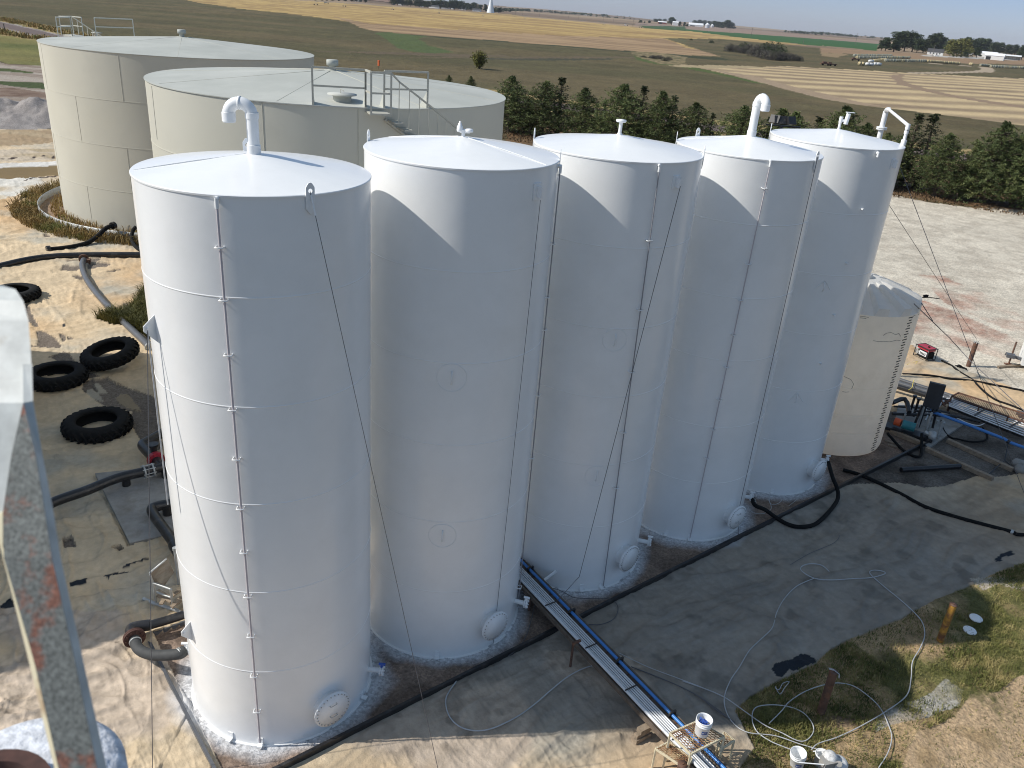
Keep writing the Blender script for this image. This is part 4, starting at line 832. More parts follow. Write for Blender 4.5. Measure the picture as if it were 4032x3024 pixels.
t=thing('branch_pipe','grey pipe curving from the long black pipe down to the weeds','pipe',gp_[3]); m=MB(); m.tube(spline(gp_,6),.14,14); m.build('pipe_run',M['graypipe'],t); flange(gp_[-1],gp_[-1]-gp_[-2],.2,'galv',t,.03)
hp=[g('c',1540,130,.75),g('c',1440,170,.7),g('c',1320,280,.4),g('c',1180,370,.15),g('c',950,425,.12),g('c',660,458,.12)]
t=thing('suction_hose','black hose running from a valve on the far left tan tank onto the liner','hose',hp[3]); m=MB(); m.tube(spline(hp,8),.12,14); m.build('hose_run',M['black'],t)
flange(hp[0],hp[0]-hp[1],.2,'blackpipe',t,.09); flange(hp[-1],hp[-1]-hp[-2],.2,'blackpipe',t,.09)
hl=[g('c',1850,150,.9),g('c',1810,200,.7),g('c',1790,300,.4),g('c',1830,400,.25),g('c',1920,470,.12),g('c',2050,500,.12)]
pipe(hl,.1,'black hose looping down beside the left edge of the nearest white tank','black','suction_hose','hose',sp=8)
# pipes in shade behind nearest tank
A_=[g('o',520,-60,.45),g('o',330,20,.45),g('o',150,150,.45)]; B_=[g('o',150,150,.45),g('o',75,190,.45),g('o',110,260,.45)]
pl=[g('o',560,-80,.4),g('o',160,145,.4),g('o',85,190,.4),g('o',110,250,.4),g('o',280,430,.4),g('o',370,540,.4)]
t=thing('valve_pipe','black pipe with a bent elbow and a red flanged valve behind the nearest white tank','pipe',pl[3]); m=MB(); m.tube(spline(pl,5),.15,14); m.build('pipe_run',M['blackpipe'],t)
P=g('o',285,425,.42); flange(P,pl[4]-pl[3],.25,'red',t,.06,bolts=10); m=MB(); P2=g('o',255,300,.6); m.cyl(P2,P2+UP*.2,.1,n=12); m.cyl(P2+UP*.2,P2+UP*.26,.16,n=12); m.build('valve_actuator',M['blackpipe'],t)
pl=[g(4,200,1670,.45),g(4,360,1590,.45),g(4,560,1520,.45),g(4,760,1440,.45),g(4,960,1392,.45),g(4,1090,1355,.45),g(4,1500,1240,.45)]
t=thing('raised_pipe','raised black pipe with a bolted coupling crossing above the concrete pad','pipe',pl[3]); m=MB(); m.tube(spline(pl,5),.14,14); m.build('pipe_run',M['blackpipe'],t)
P=g(4,963,1392,.45); d=(pl[5]-pl[3]).normalized(); m=MB()
for q in(-.12,.12): m.cyl(P+d*(q-.02),P+d*(q+.02),.2,n=20)
for i in range(8): 
    an=2*PI*i/8; Mx=disc_frame(d); q=P+Mx@Vector((.18*math.cos(an),.18*math.sin(an),0)); m.cyl(q-d*.18,q+d*.18,.016,n=6)
m.build('bolted_coupling',M['galv'],t)
m=MB(); P=g(4,812,1430,.4); m.cyl(P,Vector((P.x,P.y,.0))+Vector((0,0,.1)),.12,n=14); m.build('pipe_stub',M['blackpipe'],t)
m=MB(); P=g('o',425,560,.4); m.cyl(P,Vector((P.x,P.y,.08)),.12,n=14); m.build('pipe_stub',M['blackpipe'],t)
pl=[g('o',640,1060,.4),g('o',500,1095,.4),g('o',300,1135,.4),g('o',225,1180,.4),g('o',280,1300,.4),g('o',540,1660,.4),g(7,1135,230,.4),g(7,1240,400,.4)]
t=thing('elbow_pipe','black pipe with a sharp elbow over the edge of the concrete pad','pipe',pl[3]); m=MB(); m.tube(spline(pl,5),.14,14); m.build('pipe_run',M['blackpipe'],t)
m=MB(); P=g('o',450,1120,.4); m.cyl(P,Vector((P.x,P.y,.08)),.13,n=14); m.build('pipe_stub',M['blackpipe'],t)
# big hose at the front left
pl=[g('n',900,920,.35),g('n',745,985,.35),g('n',560,1045,.35),g('n',340,1110,.35)]
el=[g('n',345,1108,.35),g('n',180,1130,.35),g('n',110,1165,.35),g('n',130,1225,.35),g('n',150,1275,.35)]
ho=[g('n',150,1275,.35),g('n',185,1375,.36),g('n',270,1440,.40),g('n',430,1475,.46),g('n',690,1458,.60),NW]
t=thing('supply_line','thick black pipe, brown flange and fat hose bending into the nearest white tank','pipe',el[2])
m=MB(); m.tube(spline(pl,4),.10,14); m.build('pipe_run',M['blackpipe'],t); m=MB(); m.tube(spline(el,5),.125,16); m.build('elbow',M['blackpipe'],t)
flange(g('n',150,1262,.35),el[-1]-el[-2],.23,'rustdark',t,.045,bolts=10); m=MB(); m.tube(spline(ho,8),.115,18); m.build('fat_hose',M['hosegrey'] if 'hosegrey' in M else M['black'],t)
d=(NW-ho[-2]).normalized()
for q in (.02,.10,.2,): m=MB(); P=ho[-2].lerp(NW,q); m.lathe([(.117,0),(.128,.002),(.128,.03),(.117,.032)],P,20,disc_frame(d)); m.build('hose_clamp',M['galv'],t)
m=MB(); P=ho[0].lerp(ho[1],.35); m.lathe([(.117,0),(.130,.002),(.130,.03),(.117,.032)],P,20,disc_frame(ho[1]-ho[0])); m.build('hose_clamp',M['galv'],t)
# salvaged cart
ct=thing('pipe_cart','grey steel cart frame with a leaning plywood panel, behind the fat black hose','cart',g('n',480,900,0))
zp=1.05
A=g('n',385,600,.95); Bq=g('n',590,675,.95); A0=g('n',415,840,.12); B0=g('n',620,910,.12)
m=MB(); m.tube([A0,A],.03,8); m.tube([A,Bq],.03,8); m.tube([Bq,B0],.03,8); m.tube([g('n',260,790,.1),g('n',400,850,.1),g('n',660,930,.1),g('n',730,975,.1)],.045,10); m.tube([g('n',405,705,.55),g('n',590,775,.55)],.025,8); m.build('cart_frame',M['galv'],ct)
m=MB(); Q=[g('n',335,478,1.45),g('n',540,310,1.55),g('n',620,480,.9),g('n',500,640,.55),g('n',385,610,.85)]
m.prism(Q,(.015,.02,0)); m.build('plywood_panel',M['ply'] if 'ply' in M else M['wood'],ct); m=MB(); m.tube([g('n',380,600,.92),g('n',335,478,1.46),g('n',540,310,1.57)],.022,6); m.build('panel_edge',M['galv'],ct)
for (a,b) in (((430,690),(560,770)),((430,745),(600,830)),((560,790),(700,690)),((600,890),(735,790)),((640,860),(720,770)),((470,860),(520,780))):
    m=MB(); m.bar(g('n',*a,.4),g('n',*b,.38),.09,.04); m.build('cart_slat',M['wood'],ct)
m=MB(); P=g('n',700,670,.0); q=g('n',632,200,0); top=Vector((P.x,P.y,zat('n',635,200,P))); m.tube([P,top],.04,10); m.cyl(top,top+UP*.06,.06,n=10); obj1(m,'steel_pole','galv','upright grey steel pole at the left edge of the nearest white tank','pole')
# ------------------------------------------------------------ pipe rack in front
def rk(w,x,y): return g(w,x,y,.5)
A1=rk(8,1158,282); A2=rk(8,1150,470)
s0=rk('s',-60,340) ; 
La=rk('s',100,450); Lb=rk('s',1240,1659); Ra=rk('s',125,210); Rb=rk('s',1530,1659)
rd=(Lb-La).normalized(); rn=Vector((-rd.y,rd.x,0))
rd2=(Rb-Ra).normalized()
def line_off(P,off,t0,t1,dz): return P+rd*t0+rn*off+UP*dz, P+rd*t1+rn*off+UP*dz
Lfull=(Lb-La).length
wL=(Ra-La).dot(rn); print('rack',La,Lb,Ra,Rb,wL,(Rb-Lb).dot(rn))
rw=abs((Rb-Lb).dot(rn)); sg=1 if (Rb-Lb).dot(rn)>0 else -1
rt=thing('pipe_rack','low steel tray carrying white pipes and one blue pipe away from the white tanks','pipe rack',La)
T0=-4.5; T1_=Lfull+2.8
def rl_(off,r,mat,name,dz=.0,t0=T0,t1=T1_):
    a,b=line_off(La,sg*off,t0,t1,dz); m=MB(); N=10; pts=[a.lerp(b,i/N)+rn*((rng.random()-.5)*.006) for i in range(N+1)]; m.tube(pts,r,12); return m.build(name,M[mat],rt)
for off in(-.03,rw+.02):
    a,b=line_off(La,sg*off,T0,T1_,-.07); m=MB(); m.bar(a,b,.045,.10); m.build('side_rail',M['railbrown'] if 'railbrown' in M else M['rust'],rt)
nx=(T1_-T0)/.75
for i in range(int(nx)):
    a,_=line_off(La,-sg*.02,T0+i*.75,0,-.09); b,_=line_off(La,sg*(rw+.01),T0+i*.75,0,-.09); m=MB(); m.bar(a,b,.04,.04); m.build('cross_bar',M['rust'],rt)
m=MB(); a,b=line_off(La,sg*(rw/2),T0,T1_,-.085); m.bar(a,b,rw,.01); m.build('tray_floor',M['railbrown'],rt)
rl_(.11*rw,.034,'pvc','white_pipe')
for i,o_ in enumerate((.235*rw,.33*rw,.425*rw,.52*rw,.61*rw)): rl_(o_,.018,'pvc','white_pipe',-.012)
rl_(.84*rw,.036,'blue','blue_pipe',.02)
for (tt) in (1.15,2.75,4.15,5.6):
    a,_=line_off(La,sg*.02,tt,0,.045); b,_=line_off(La,sg*.64*rw,tt,0,.045); m=MB(); m.bar(a,b,.022,.02); m.build('pipe_strap',M['blackpipe'],rt)
for tt in (-.2,1.6,3.4,5.1):
    P,_=line_off(La,sg*(.84*rw),tt,0,.02); m=MB(); m.lathe([(.046,-.02),(.085,-.018),(.085,.018),(.046,.02)],P,14,disc_frame(rd)); m.box(P+rn*sg*.07,(.04,.08,.14),math.atan2(rd.y,rd.x)); m.build('pipe_clamp',M['blackpipe'],rt)
P=g('s',602,1295,0); tpz=zat('s',622,1055,P); m=MB(); m.tube([P,P+UP*(tpz)],.028,8); m.bar(P+UP*(tpz-.02),Vector((P.x,P.y,tpz-.02))+(-rn*0+rd*0+rn*sg*.2),.05,.05); m.build('rack_leg',M['rust'],rt)
for tt in (-2.5,.6,):
    for off in (-.03,rw): a,_=line_off(La,sg*off,tt,0,-.5); m=MB(); m.bar(a,a+UP*.45,.04,.04); m.build('rack_leg',M['rust'],rt)
a,_=line_off(La,-sg*.14,Lfull+.42,0,-.42); m=MB(); m.box(a,(.16,.4,.1),math.atan2(rd.y,rd.x)); m.box(a+UP*.1,(.1,.34,.09),math.atan2(rd.y,rd.x)); m.box(a+UP*.2+rn*.05*sg,(.14,.3,.1),math.atan2(rd.y,rd.x)); obj1(m,'wood_blocks','wood','stacked wood blocks propping the pipe rack near the crossover platform','block')
# mesh platforms over the rack
def mesh_panel(q,parent,name,cell=.07,mat='rustmesh'):
    a,b,c,d=[Vector(p) for p in q]; m=MB(); U=(b-a).length; V=(d-a).length; nu=max(2,int(U/cell)); nv=max(2,int(V/(cell*.62)))
    P=lambda u,v:(a*(1-u)+b*u)*(1-v)+(d*(1-u)+c*u)*v
    for j in range(nv+1):
        pts=[]
        for i in range(nu*2+1):
            u=i/(nu*2); z=.5*((i+j)%2)/nv*.95; v=min(max(j/nv+z-.25/nv,0),1); pts.append(P(u,v))
        m.tube(pts,.0095,4,cap=False)
    return m.build(name,M[mat],parent)
def platform(label,q,zt,mesh_cell,group='rusty mesh crossover steps over the pipe rack'):
    t=thing('crossover_step',label,'platform',(q[0].x,q[0].y,0),group)
    m=MB()
    for i in range(4): m.bar(q[i],q[(i+1)%4],.035,.05)
    m.build('step_frame',M['cream'],t)
    mesh_panel([p+UP*.02 for p in q],t,'step_mesh',mesh_cell)
    for p in q: m=MB(); m.bar(Vector((p.x,p.y,.0)),p,.035,.035); m.build('step_leg',M['cream'],t)
zt=.95
qA=[g('k',480,650,zt),g('k',760,930,zt),g('k',1215,700,zt),g('k',850,490,zt)]
platform('tall mesh crossover step over the pipes, with a paint bucket standing on it',qA,zt,.075)
zb=.55
qB=[g('k',285,860,zb),g('k',690,1130,zb),g('k',770,1000,zb),g('k',470,770,zb)]
platform('low rusty mesh step on the left side of the pipe rack',qB,zb,.07)
qC=[g('k',1130,800,zb),g('k',1195,850,zb),g('k',1350,750,zb),g('k',1210,640,zb)]
platform('low mesh step on the right side of the pipe rack',qC,zb,.07)
# buckets
def bucket(P,label,tilt,content=None,labelcol=True,sc=1.):
    t=thing('bucket',label,'bucket',(0,0,0),'white paint buckets'); m=MB()
    m.lathe([(0,0),(.125,0),(.13,.01),(.147,.25),(.158,.26),(.158,.275),(.149,.28),(.149,.30),(.16,.305),(.16,.32),(.151,.325),(.152,.36),(.158,.365),(.158,.375),(.147,.375),(.145,.34),(.125,.015),(0,.012)],(0,0,0),36); m.build('bucket_wall',M['whitefit'],t)
    m=MB(); a0=-PI/2+tilt[3]; m.lathe([(.1375,.10),(.1432,.18)],(0,0,0),10,None,a0-.42,a0+.42); lb_=m.build('bucket_label',M['labelblue'],t)
    m=MB(); m.lathe([(.1402,.125),(.1418,.15)],(0,0,0),3,None,a0-.30,a0-.16); m.build('label_emblem',M['whitefit'],lb_)
    m=MB()
    for i in range(3): m.lathe([(.1406,.132),(.1413,.144)],(0,0,0),2,None,a0-.06+i*.11,a0+.01+i*.11)
    m.build('label_lettering',M['whitefit'],lb_)
    m=MB(); m.tube([Vector((.16*math.cos(a),.16*math.sin(a)*1.02,.30-.17*math.sin(a) if a>0 else .30)) for a in [PI*i/14 for i in range(15)]],.004,5); m.build('bail_handle',M['galv'],t)
    if content:
        m=MB()
        for i in range(26):
            a=random.random()*6.3; r=random.random()*.1; c=Vector((r*math.cos(a),r*math.sin(a),.27+random.random()*.05)); m.box(c,(.05+random.random()*.05,.03,.015),M=Matrix.Rotation(random.random()*6,3,'Z')@Matrix.Rotation(random.random()-.5,3,'X'))
        m.build('soaked_rags',M['lblue'] if content=='blue' else M['whitefit'],t)
    t.location=P; t.rotation_euler=(tilt[0],tilt[1],tilt[2]); t.scale=(sc,)*3; return t
bucket(g('k',905,645,zt+.03),'white bucket with blue stained rags standing on the mesh crossover step',(0,0,0,.1),'blue')
bucket(g('l',600,1040,.02)+UP*.02,'open empty white bucket on the grass beside the covered paint sprayer',(.05,-.12,0,-.1),None)
# sprayer
P=g('l',1180,1000,0); sp_=thing('paint_sprayer','paint sprayer caked in white overspray beside the open bucket','sprayer',P)
m=MB(); b=g('l',1000,1040,0); m.lathe([(0,0),(.12,0),(.14,.3),(.15,.3),(.15,.33),(.135,.33),(.12,.05),(0,.05)],b,28); m.build('hopper_bucket',M['whitefit'],sp_)
m=MB(); c=g('l',1180,900,.40); m.lathe([(0,-.15),(.13,-.14),(.15,-.05),(.15,.03),(.11,.10),(.05,.125),(0,.13)],c,24); m.build('motor_housing',M['crust'] if 'crust' in M else M['whitefit'],sp_)
m=MB(); c=g('l',1140,985,.36); m.box(c,(.24,.18,.14),.3); m.box(c+UP*.08,(.28,.22,.02),.3); m.build('control_box',M['concrete'],sp_)
m=MB(); c=g('l',1330,1010,.25); m.lathe([(0,-.2),(.17,-.2),(.18,.05),(.15,.1),(.08,.12),(0,.12)],c,24); m.build('pump_cover',M['crust'] if 'crust' in M else M['whitefit'],sp_)
m=MB(); m.cyl(g('l',1345,1010,.38),g('l',1345,1010,.43),.06,n=12); m.build('drive_cap',M['concrete'],sp_)
m=MB(); m.tube([g('l',650,985,.38),g('l',1080,1020,.42)],.012,8); m.build('spray_lance',M['whitefit'],sp_)
m=MB(); m.tube([g('l',890,790,.3),g('l',1110,775,.34)],.012,8); m.build('cart_grip',M['whitefit'],sp_)
# posts
def post(wb,wt,r,label,mat,cap=True,name='bollard'):
    P=g(*wb); h_=zat(wt[0],wt[1],wt[2],P); t=thing(name,label,'post',P,'rusty steel pipe posts'); m=MB()
    m.lathe([(r,-.02),(r,h_*.5),(r,h_)],P,24); m.build('post_pipe',M[mat],t); m=MB(); m.lathe([(r+.008,h_-.004),(r+.008,h_+.008),(0,h_+.014)],P,24); c=m.build('post_cap',M['rust'],t)
    m=MB(); m.cyl(P+UP*(h_+.01),P+UP*(h_+.03),.02,n=8); m.build('cap_bolt',M['rust'],c); return P,h_
Pa,ha=post((9,893,1305),(9,968,1030),.085,'brown rusty post with pale cord wound over its cap, at the lawn edge','rust')
post((9,1665,835),(9,1752,598),.082,'yellow and rust streaked post beside two white lids on the lawn','yellowpost')
post((9,2235,510),(9,2260,430),.09,'rusty post cut off by the right edge of the view','rust')
P6,h6=post((6,1850,715),(6,1897,565),.10,'rusty post in the gravel with a wire tied over its top, near the generator','rust')
post(('k',575,1400),('k',548,1035),.09,'brown rusty post cap rising at the bottom edge beside the mesh step','rust')
m=MB()
for k_ in range(3): m.tube([Pa+UP*(ha+.02)+Vector((-.09,.04+.02*k_,0)),Pa+UP*(ha+.03)+Vector((0,-.0+.02*k_,0)),Pa+UP*(ha-.0)+Vector((.1,-.05-.02*k_,0)),Pa+UP*(ha-.08)+Vector((.1,-.06-.02*k_,0))],.006,5)
obj1(m,'cord_coil','rope','short coil of pale cord draped over the brown post at the lawn edge','cord')
# lids on lawn
for (x,y),lb_ in (((1900,690),'upper of two white round lids lying on the lawn beyond the yellow post'),((1860,770),'lower of two white round lids lying on the lawn beyond the yellow post')):
    P=g(9,x,y,.05); m=MB(); m.lathe([(0,.03),(.15,.03),(.16,.02),(.16,0),(0,0)],P,28,Matrix.Rotation(.06,3,'X')); obj1(m,'round_lid','whitefit',lb_,'lid','white bucket lids on the lawn')
# hoses and cords on the ground
def cord(w,pts,r,label,mat='rope',z=.07,cat='hose',name='hose'):
    pp=[g(w if not isinstance(p[0],(str,)) and len(p)==2 else p[0],*(p if len(p)==2 else p[1:]),z) for p in pts]; m=MB(); m.tube(spline(pp,8),r,6); return obj1(m,name,mat,label,cat)
cord(9,[(1020,150),(980,200),(820,270),(700,340)],.008,'thin dark cord lying straight on the shaded liner','darkhose',cat='cord',name='cord')
cord(9,[(950,385),(900,345),(830,335),(775,350),(770,380),(850,428),(960,440),(1100,432),(1220,425),(1310,400),(1290,382),(1230,378),(1215,400),(1290,470),(1400,560),(1500,650),(1555,720),(1568,800),(1540,880),(1490,970),(1480,1080),(1450,1190),(1320,1290),(1150,1390),(1000,1460),(880,1500),(835,1540)],.013,'pale spray hose looping over the liner and the lawn to the open bucket','rope',.07)
cord(9,[(850,430),(740,480),(660,560),(610,650),(580,750),(500,830),(430,900),(370,1000),(310,1090),(270,1200),(285,1300),(340,1380),(430,1430),(600,1450),(750,1500),(900,1550),(1050,1640)],.012,'grey hose running down the shaded liner and along the lawn edge','rope',.07)
cord(9,[(0,1095),(130,1140),(270,1200),(400,1290),(530,1380),(640,1430),(740,1480),(800,1480),(845,1430),(840,1370),(780,1300),(680,1260),(560,1250),(470,1270),(450,1340),(480,1420),(560,1480),(650,1520),(720,1545)],.012,'pale hose coiled in a ring on the grass left of the brown post','rope',.07)
cord(9,[(560,1370),(640,1290),(690,1230),(780,1170),(880,1130),(990,1108),(1100,1125),(1200,1190),(1280,1270),(1330,1370),(1355,1460),(1330,1560),(1270,1659),(1250,1720)],.012,'pale hose arching behind the brown post and down to the bottom edge','rope',.07)
cord(9,[(0,1140),(100,1190),(200,1260),(280,1320)],.011,'dark cord trailing from the pipe rack toward the lawn','darkhose',.07,'cord','cord')
cord(9,[(600,1130),(630,1180),(660,1140),(690,1100),(650,1110),(625,1150),(600,1140)],.008,'small tangle of pale string near the dark patch on the liner','rope',.08,'cord','cord')
cord('s',[(830,1275),(700,1320),(560,1400),(400,1530),(250,1659),('s',60,1790),('s',-200,1900),('s',-420,1890),('s',-560,1780),('s',-600,1600),('s',-500,1430)],.014,'grey hose making a wide loop on the shaded liner in front of the second tank','rope',.07)
cord('s',[(1190,1290),(1400,1370),(1640,1470),(1850,1580),(2000,1700),(2200,1830)],.012,'dark hose running right from the pipe rack across the liner','darkhose',.07)
cord('s',[(1080,1160),(1350,1290),(1640,1400),(1900,1500),(2100,1590),(2250,1690)],.009,'thin grey cord running right from the pipe rack clamp','rope',.07,'cord','cord')
cord('s',[(0,1190),(100,1110),(180,980),(230,820),(260,700),(320,600),(420,535),(520,560),(640,620),(800,630),(950,630),(1040,670),(1065,740),(1020,830),(900,880),(760,880)],.009,'thin dark cable looping over the pipe rack and round behind it','cable',.07,'cable','cable')
cord('v',[(1720,270),(1640,258),(1560,260),(1500,310),(1400,390)],.007,'short white cord on the gravel in front of the farthest white tank','rope',.07,'cord','cord')
cord('v',[(850,400),(880,450),(960,490),(1060,490),(1140,450),(1165,400),(1130,310),(1120,260),(1200,240),(1290,280),(1300,320),(1240,360),(1170,365),(1140,320),(1140,260),(1100,220),(1000,205),(940,225),(930,270),(950,310)],.008,'white cord tangled on the gravel beside the fourth white tank','rope',.07,'cord','cord')
hs=[E4,g('v',940,375,.55),g('v',1080,440,.35),g('v',1250,560,.12),g('v',1400,640,.1),g('v',1560,672,.1),g('v',1750,640,.1),g('v',1900,520,.1),g('v',2040,350,.12),g('v',2075,240,.2),g('v',2050,120,.35),g('v',2000,0,.5),E5]
t=thing('transfer_hose','fat black hose joining the valves of the fourth and farthest white tanks','hose',hs[5]); m=MB(); m.tube(spline(hs,8),.062,14); m.build('hose_run',M['black'],t)
for f in (.35,.65): m=MB(); P=hs[0].lerp(hs[1],f); m.lathe([(.063,0),(.072,.002),(.072,.02),(.063,.022)],P,16,disc_frame(hs[1]-hs[0])); m.build('hose_clamp',M['galv'],t)
pipe([g('j',-250,690,.06),g('j',0,765,.06),g('j',300,900,.06),g('j',560,1030,.06),g('j',860,1190,.06),g('j',1250,1320,.06),g('j',1650,1430,.06),g('j',2030,1530,.06),g('j',2120,1570,.06),g('j',2300,1580,.06)],.06,'long black hose crossing the shaded liner to the right edge','black','hose','hose',sp=6)
m=MB(); m.cyl(g('j',2030,1530,.06),g('j',2070,1545,.06),.075,n=12); obj1(m,'hose_coupling','galv','pale coupling on the long black hose near the right edge','coupling')
pipe([g('j',540,690,.09),g('j',1340,640,.09)],.085,'short loose black pipe lying on the dark soil beside the timbers','blackpipe','loose_pipe','pipe',sp=0)
for (a,b,lb_) in (((880,405),(1790,815),'longer square timber lying nearest on the dark soil'),((1170,290),(2060,690),'square timber lying farther back on the dark soil'),((330,130),(850,350),'timber edging along the concrete pad under the pump')):
    m=MB(); m.bar(g('j',*a,.08),g('j',*b,.08),.16,.15); obj1(m,'timber','wood',lb_,'timber','weathered timbers by the pump')
for (a,b,lb_) in (((320,290),(540,350),'upper short board beside the cream plastic tank'),((360,345),(520,390),'lower short board beside the cream plastic tank')):
    m=MB(); m.bar(g('j',*a,.03),g('j',*b,.03),.12,.03); obj1(m,'board','wood',lb_,'board','short boards beside the plastic tank')
for i,(x,y) in enumerate(((2130,600),(2190,620),(2160,680),(2230,690))):
    P=g('j',x,y,.12); m=MB(); m.lathe([(0,-.15),(.16,-.12),(.21,0),(.14,.12),(0,.15)],P,9,Matrix.Rotation(i,3,'Z')); obj1(m,'rubble_chunk','concrete','grey rubble chunk heaped at the right edge by the timbers','rubble','rubble chunks at the right edge')
# ------------------------------------------------------------ pump skid and rack at right
pk=thing('pump_skid','oily pump skid with an orange and teal motor beside the cream plastic tank','pump',g('i',640,1580,0))
m=MB(); c1=g('i',560,1450,.42); c2=g('i',730,1500,.42); m.cyl(c1,c2,.17,n=20); m.build('motor',M['teal'],pk)
m=MB(); m.cyl(g('i',455,1410,.42),g('i',540,1440,.42),.15,n=18); m.build('coupling_guard',M['orange'],pk)
m=MB(); m.box(g('i',640,1560,.16),(1.7,.5,.12),math.atan2(c2.y-c1.y,c2.x-c1.x)); m.build('skid_base',M['blackpipe'],pk)
m=MB(); m.lathe([(0,-.12),(.16,-.12),(.2,0),(.16,.12),(0,.12)],g('i',960,1610,.3),16,disc_frame(Vector((1,-.3,.1)))); m.cyl(g('i',960,1610,.3),g('i',860,1560,.35),.08,n=12); m.build('pump_casing',M['galv'],pk)
m=MB()
for (x,y,x2,y2) in ((900,1560,930,1420),(860,1600,840,1260),(1030,1640,1090,1390),(760,1500,790,1200),(560,1440,520,1290)): 
    P=g('i',x,y,.1); m.tube([P,Vector((P.x,P.y,zat('i',x2,y2,P)))],.04,8)
m.build('suction_pipe',M['galv'],pk)
pb_=thing('control_panel','tall dark control box on a frame of black pipes beside the pump','control box',g('i',830,1500,0))
P=g('i',835,1540,0); zt_=zat('i',930,870,P); zl_=zat('i',850,1200,P); m=MB(); m.box(Vector((P.x,P.y,(zt_+zl_)/2)),(.55,.14,zt_-zl_),-.45); m.build('panel_box',M['panel'] if 'panel' in M else M['blackpipe'],pb_)
for dx,dy in ((-.4,0),(-.15,.1),(.15,0),(.42,.15)):
    m=MB(); m.tube([P+Vector((dx,dy,0)),P+Vector((dx*.8,dy,zl_+.05))],.045,8); m.build('frame_leg',M['blackpipe'],pb_)
m=MB(); m.tube([P+Vector((-.5,.1,zl_*.75)),P+Vector((.5,.1,zl_*.8))],.04,8); m.build('frame_beam',M['blackpipe'],pb_)
pipe([g('i',420,1160,.7),g('i',590,1110,.75),g('i',650,1290,.5)],.09,'bent black pipe elbow between the plastic tank and the control box','blackpipe','elbow_pipe','pipe',sp=3)
for i,(dz,o_) in enumerate(((0,0),(0,60),(0,120))):
    pipe([g('i',380,800+o_*.9,.35),g('i',560,860+o_*.85,.35),g('i',1250,1075+o_*.75,.35)],.10 if i else .08,('upper','middle','lower')[i]+' of three thick dark pipes lying behind the control box','graypipe' if i<2 else 'blackpipe','thick_pipe','pipe','thick pipes behind the control box',sp=0)
r2=thing('pipe_rack','bundle of pale blue-white pipes beside a rusty mesh walkway at the right','pipe rack',g('i',1700,1280,0))
for i in range(6):
    m=MB(); m.tube([g('i',1190,1100+i*20,.45),g('i',1700,1272+i*27,.45),g('i',2400,1512+i*34,.45)],.027,8); m.build('white_pipe',M['pvc'],r2)
for x,y in ((1600,1290),(2080,1450)):
    m=MB(); m.bar(g('i',x-60,y+40,.50),g('i',x+110,y-60,.50),.05,.03); m.build('pipe_strap',M['blackpipe'],r2)
for off in (-20,110): m=MB(); m.bar(g('i',1190,1110+off,.38),g('i',2400,1530+off*1.6,.38),.06,.1); m.build('side_rail',M['blackpipe'],r2)
wk=thing('mesh_walkway','rusty mesh walkway running along the pale pipe bundle','walkway',g('i',1800,1230,0))
q_=[g('i',1230,1070,.65),g('i',1320,1025,.65),g('i',2500,1400,.65),g('i',2420,1500,.65)]
m=MB()
for i in range(4): m.bar(q_[i],q_[(i+1)%4],.04,.06)
m.build('walkway_frame',M['rust'],wk); mesh_panel([q_[0],q_[3],q_[2],q_[1]],wk,'walkway_mesh',.10,'rust')
for f in (0,.33,.66):
    m=MB(); p_=q_[0].lerp(q_[3],f); m.bar(Vector((p_.x,p_.y,0)),p_,.04,.04); m.build('walkway_leg',M['rust'],wk)
pl=[g('i',930,1270,.75),g('i',1200,1370,.7),g('i',1500,1480,.65),g('i',1950,1655,.6),g('j',2000,310,.55),g('j',2300,420,.55)]
t=thing('blue_line','straight bright blue pipe on stands at the right edge','pipe',pl[3]); m=MB(); m.tube(pl,.055,12); m.build('pipe_run',M['blue'],t)
P=g('j',2000,310,.55); m=MB(); m.cyl(P-(pl[4]-pl[3]).normalized()*.05,P+(pl[4]-pl[3]).normalized()*.05,.075,n=12); m.tube([P,g('j',1950,560,.15)],.02,6); m.tube([g('j',1950,560,.15),g('j',1730,755,.02)],.02,6); m.tube([g('j',1950,560,.15),g('j',2090,690,.02)],.02,6); m.build('pipe_stand',M['blackpipe'],t)
cord('i',[(950,1370),(1000,1320),(1150,1320),(1300,1370),(1450,1440),(1600,1470),(1720,1420),(1850,1395),(2000,1400)],.02,'white hose sagging between the pump and the pale pipes','pvc',.3)
cord('i',[(1080,1400),(1095,1480),(1150,1580),(1230,1640),('j',1300,270),('j',1500,310),('j',1680,290),('j',1710,220),('j',1650,120)],.035,'black hose looping on the ground right of the pump','black',.06)
hz=[g('j',350,190,.4),g('j',420,270,.25),g('j',540,400,.08),g('j',660,480,.06),g('j',770,515,.06),g('j',815,470,.06),g('j',820,330,.2),g('j',820,200,.4)]
pipe(hz,.05,'black hose linking the plastic tank outlet to the pump','black','hose','hose',sp=6)
cord('i',[(560,770),(900,785),(1200,830),(1500,860),(1800,915),(2050,965),(2212,1000),(2500,1080)],.05,'upper black hose lying on the sunlit liner to the right edge','black',.06)
cord('i',[(1090,585),(1220,650),(1330,735),(1500,840),(1600,940),(1720,1050),(1850,1130),(2050,1200),(2212,1270),(2500,1400)],.045,'black cable curving from the generator across the sunlit liner','black',.05,'cable','cable')
cord('i',[(620,640),(680,620),(760,600),(720,650),(710,700),(670,730),(590,720)],.012,'yellow rope lying on the liner below the generator','yellow',.03,'rope','rope')
cord('i',[(715,850),(700,900),(690,950),(645,985)],.014,'yellow rope hanging over the thick dark pipes','yellow',.5,'rope','rope')
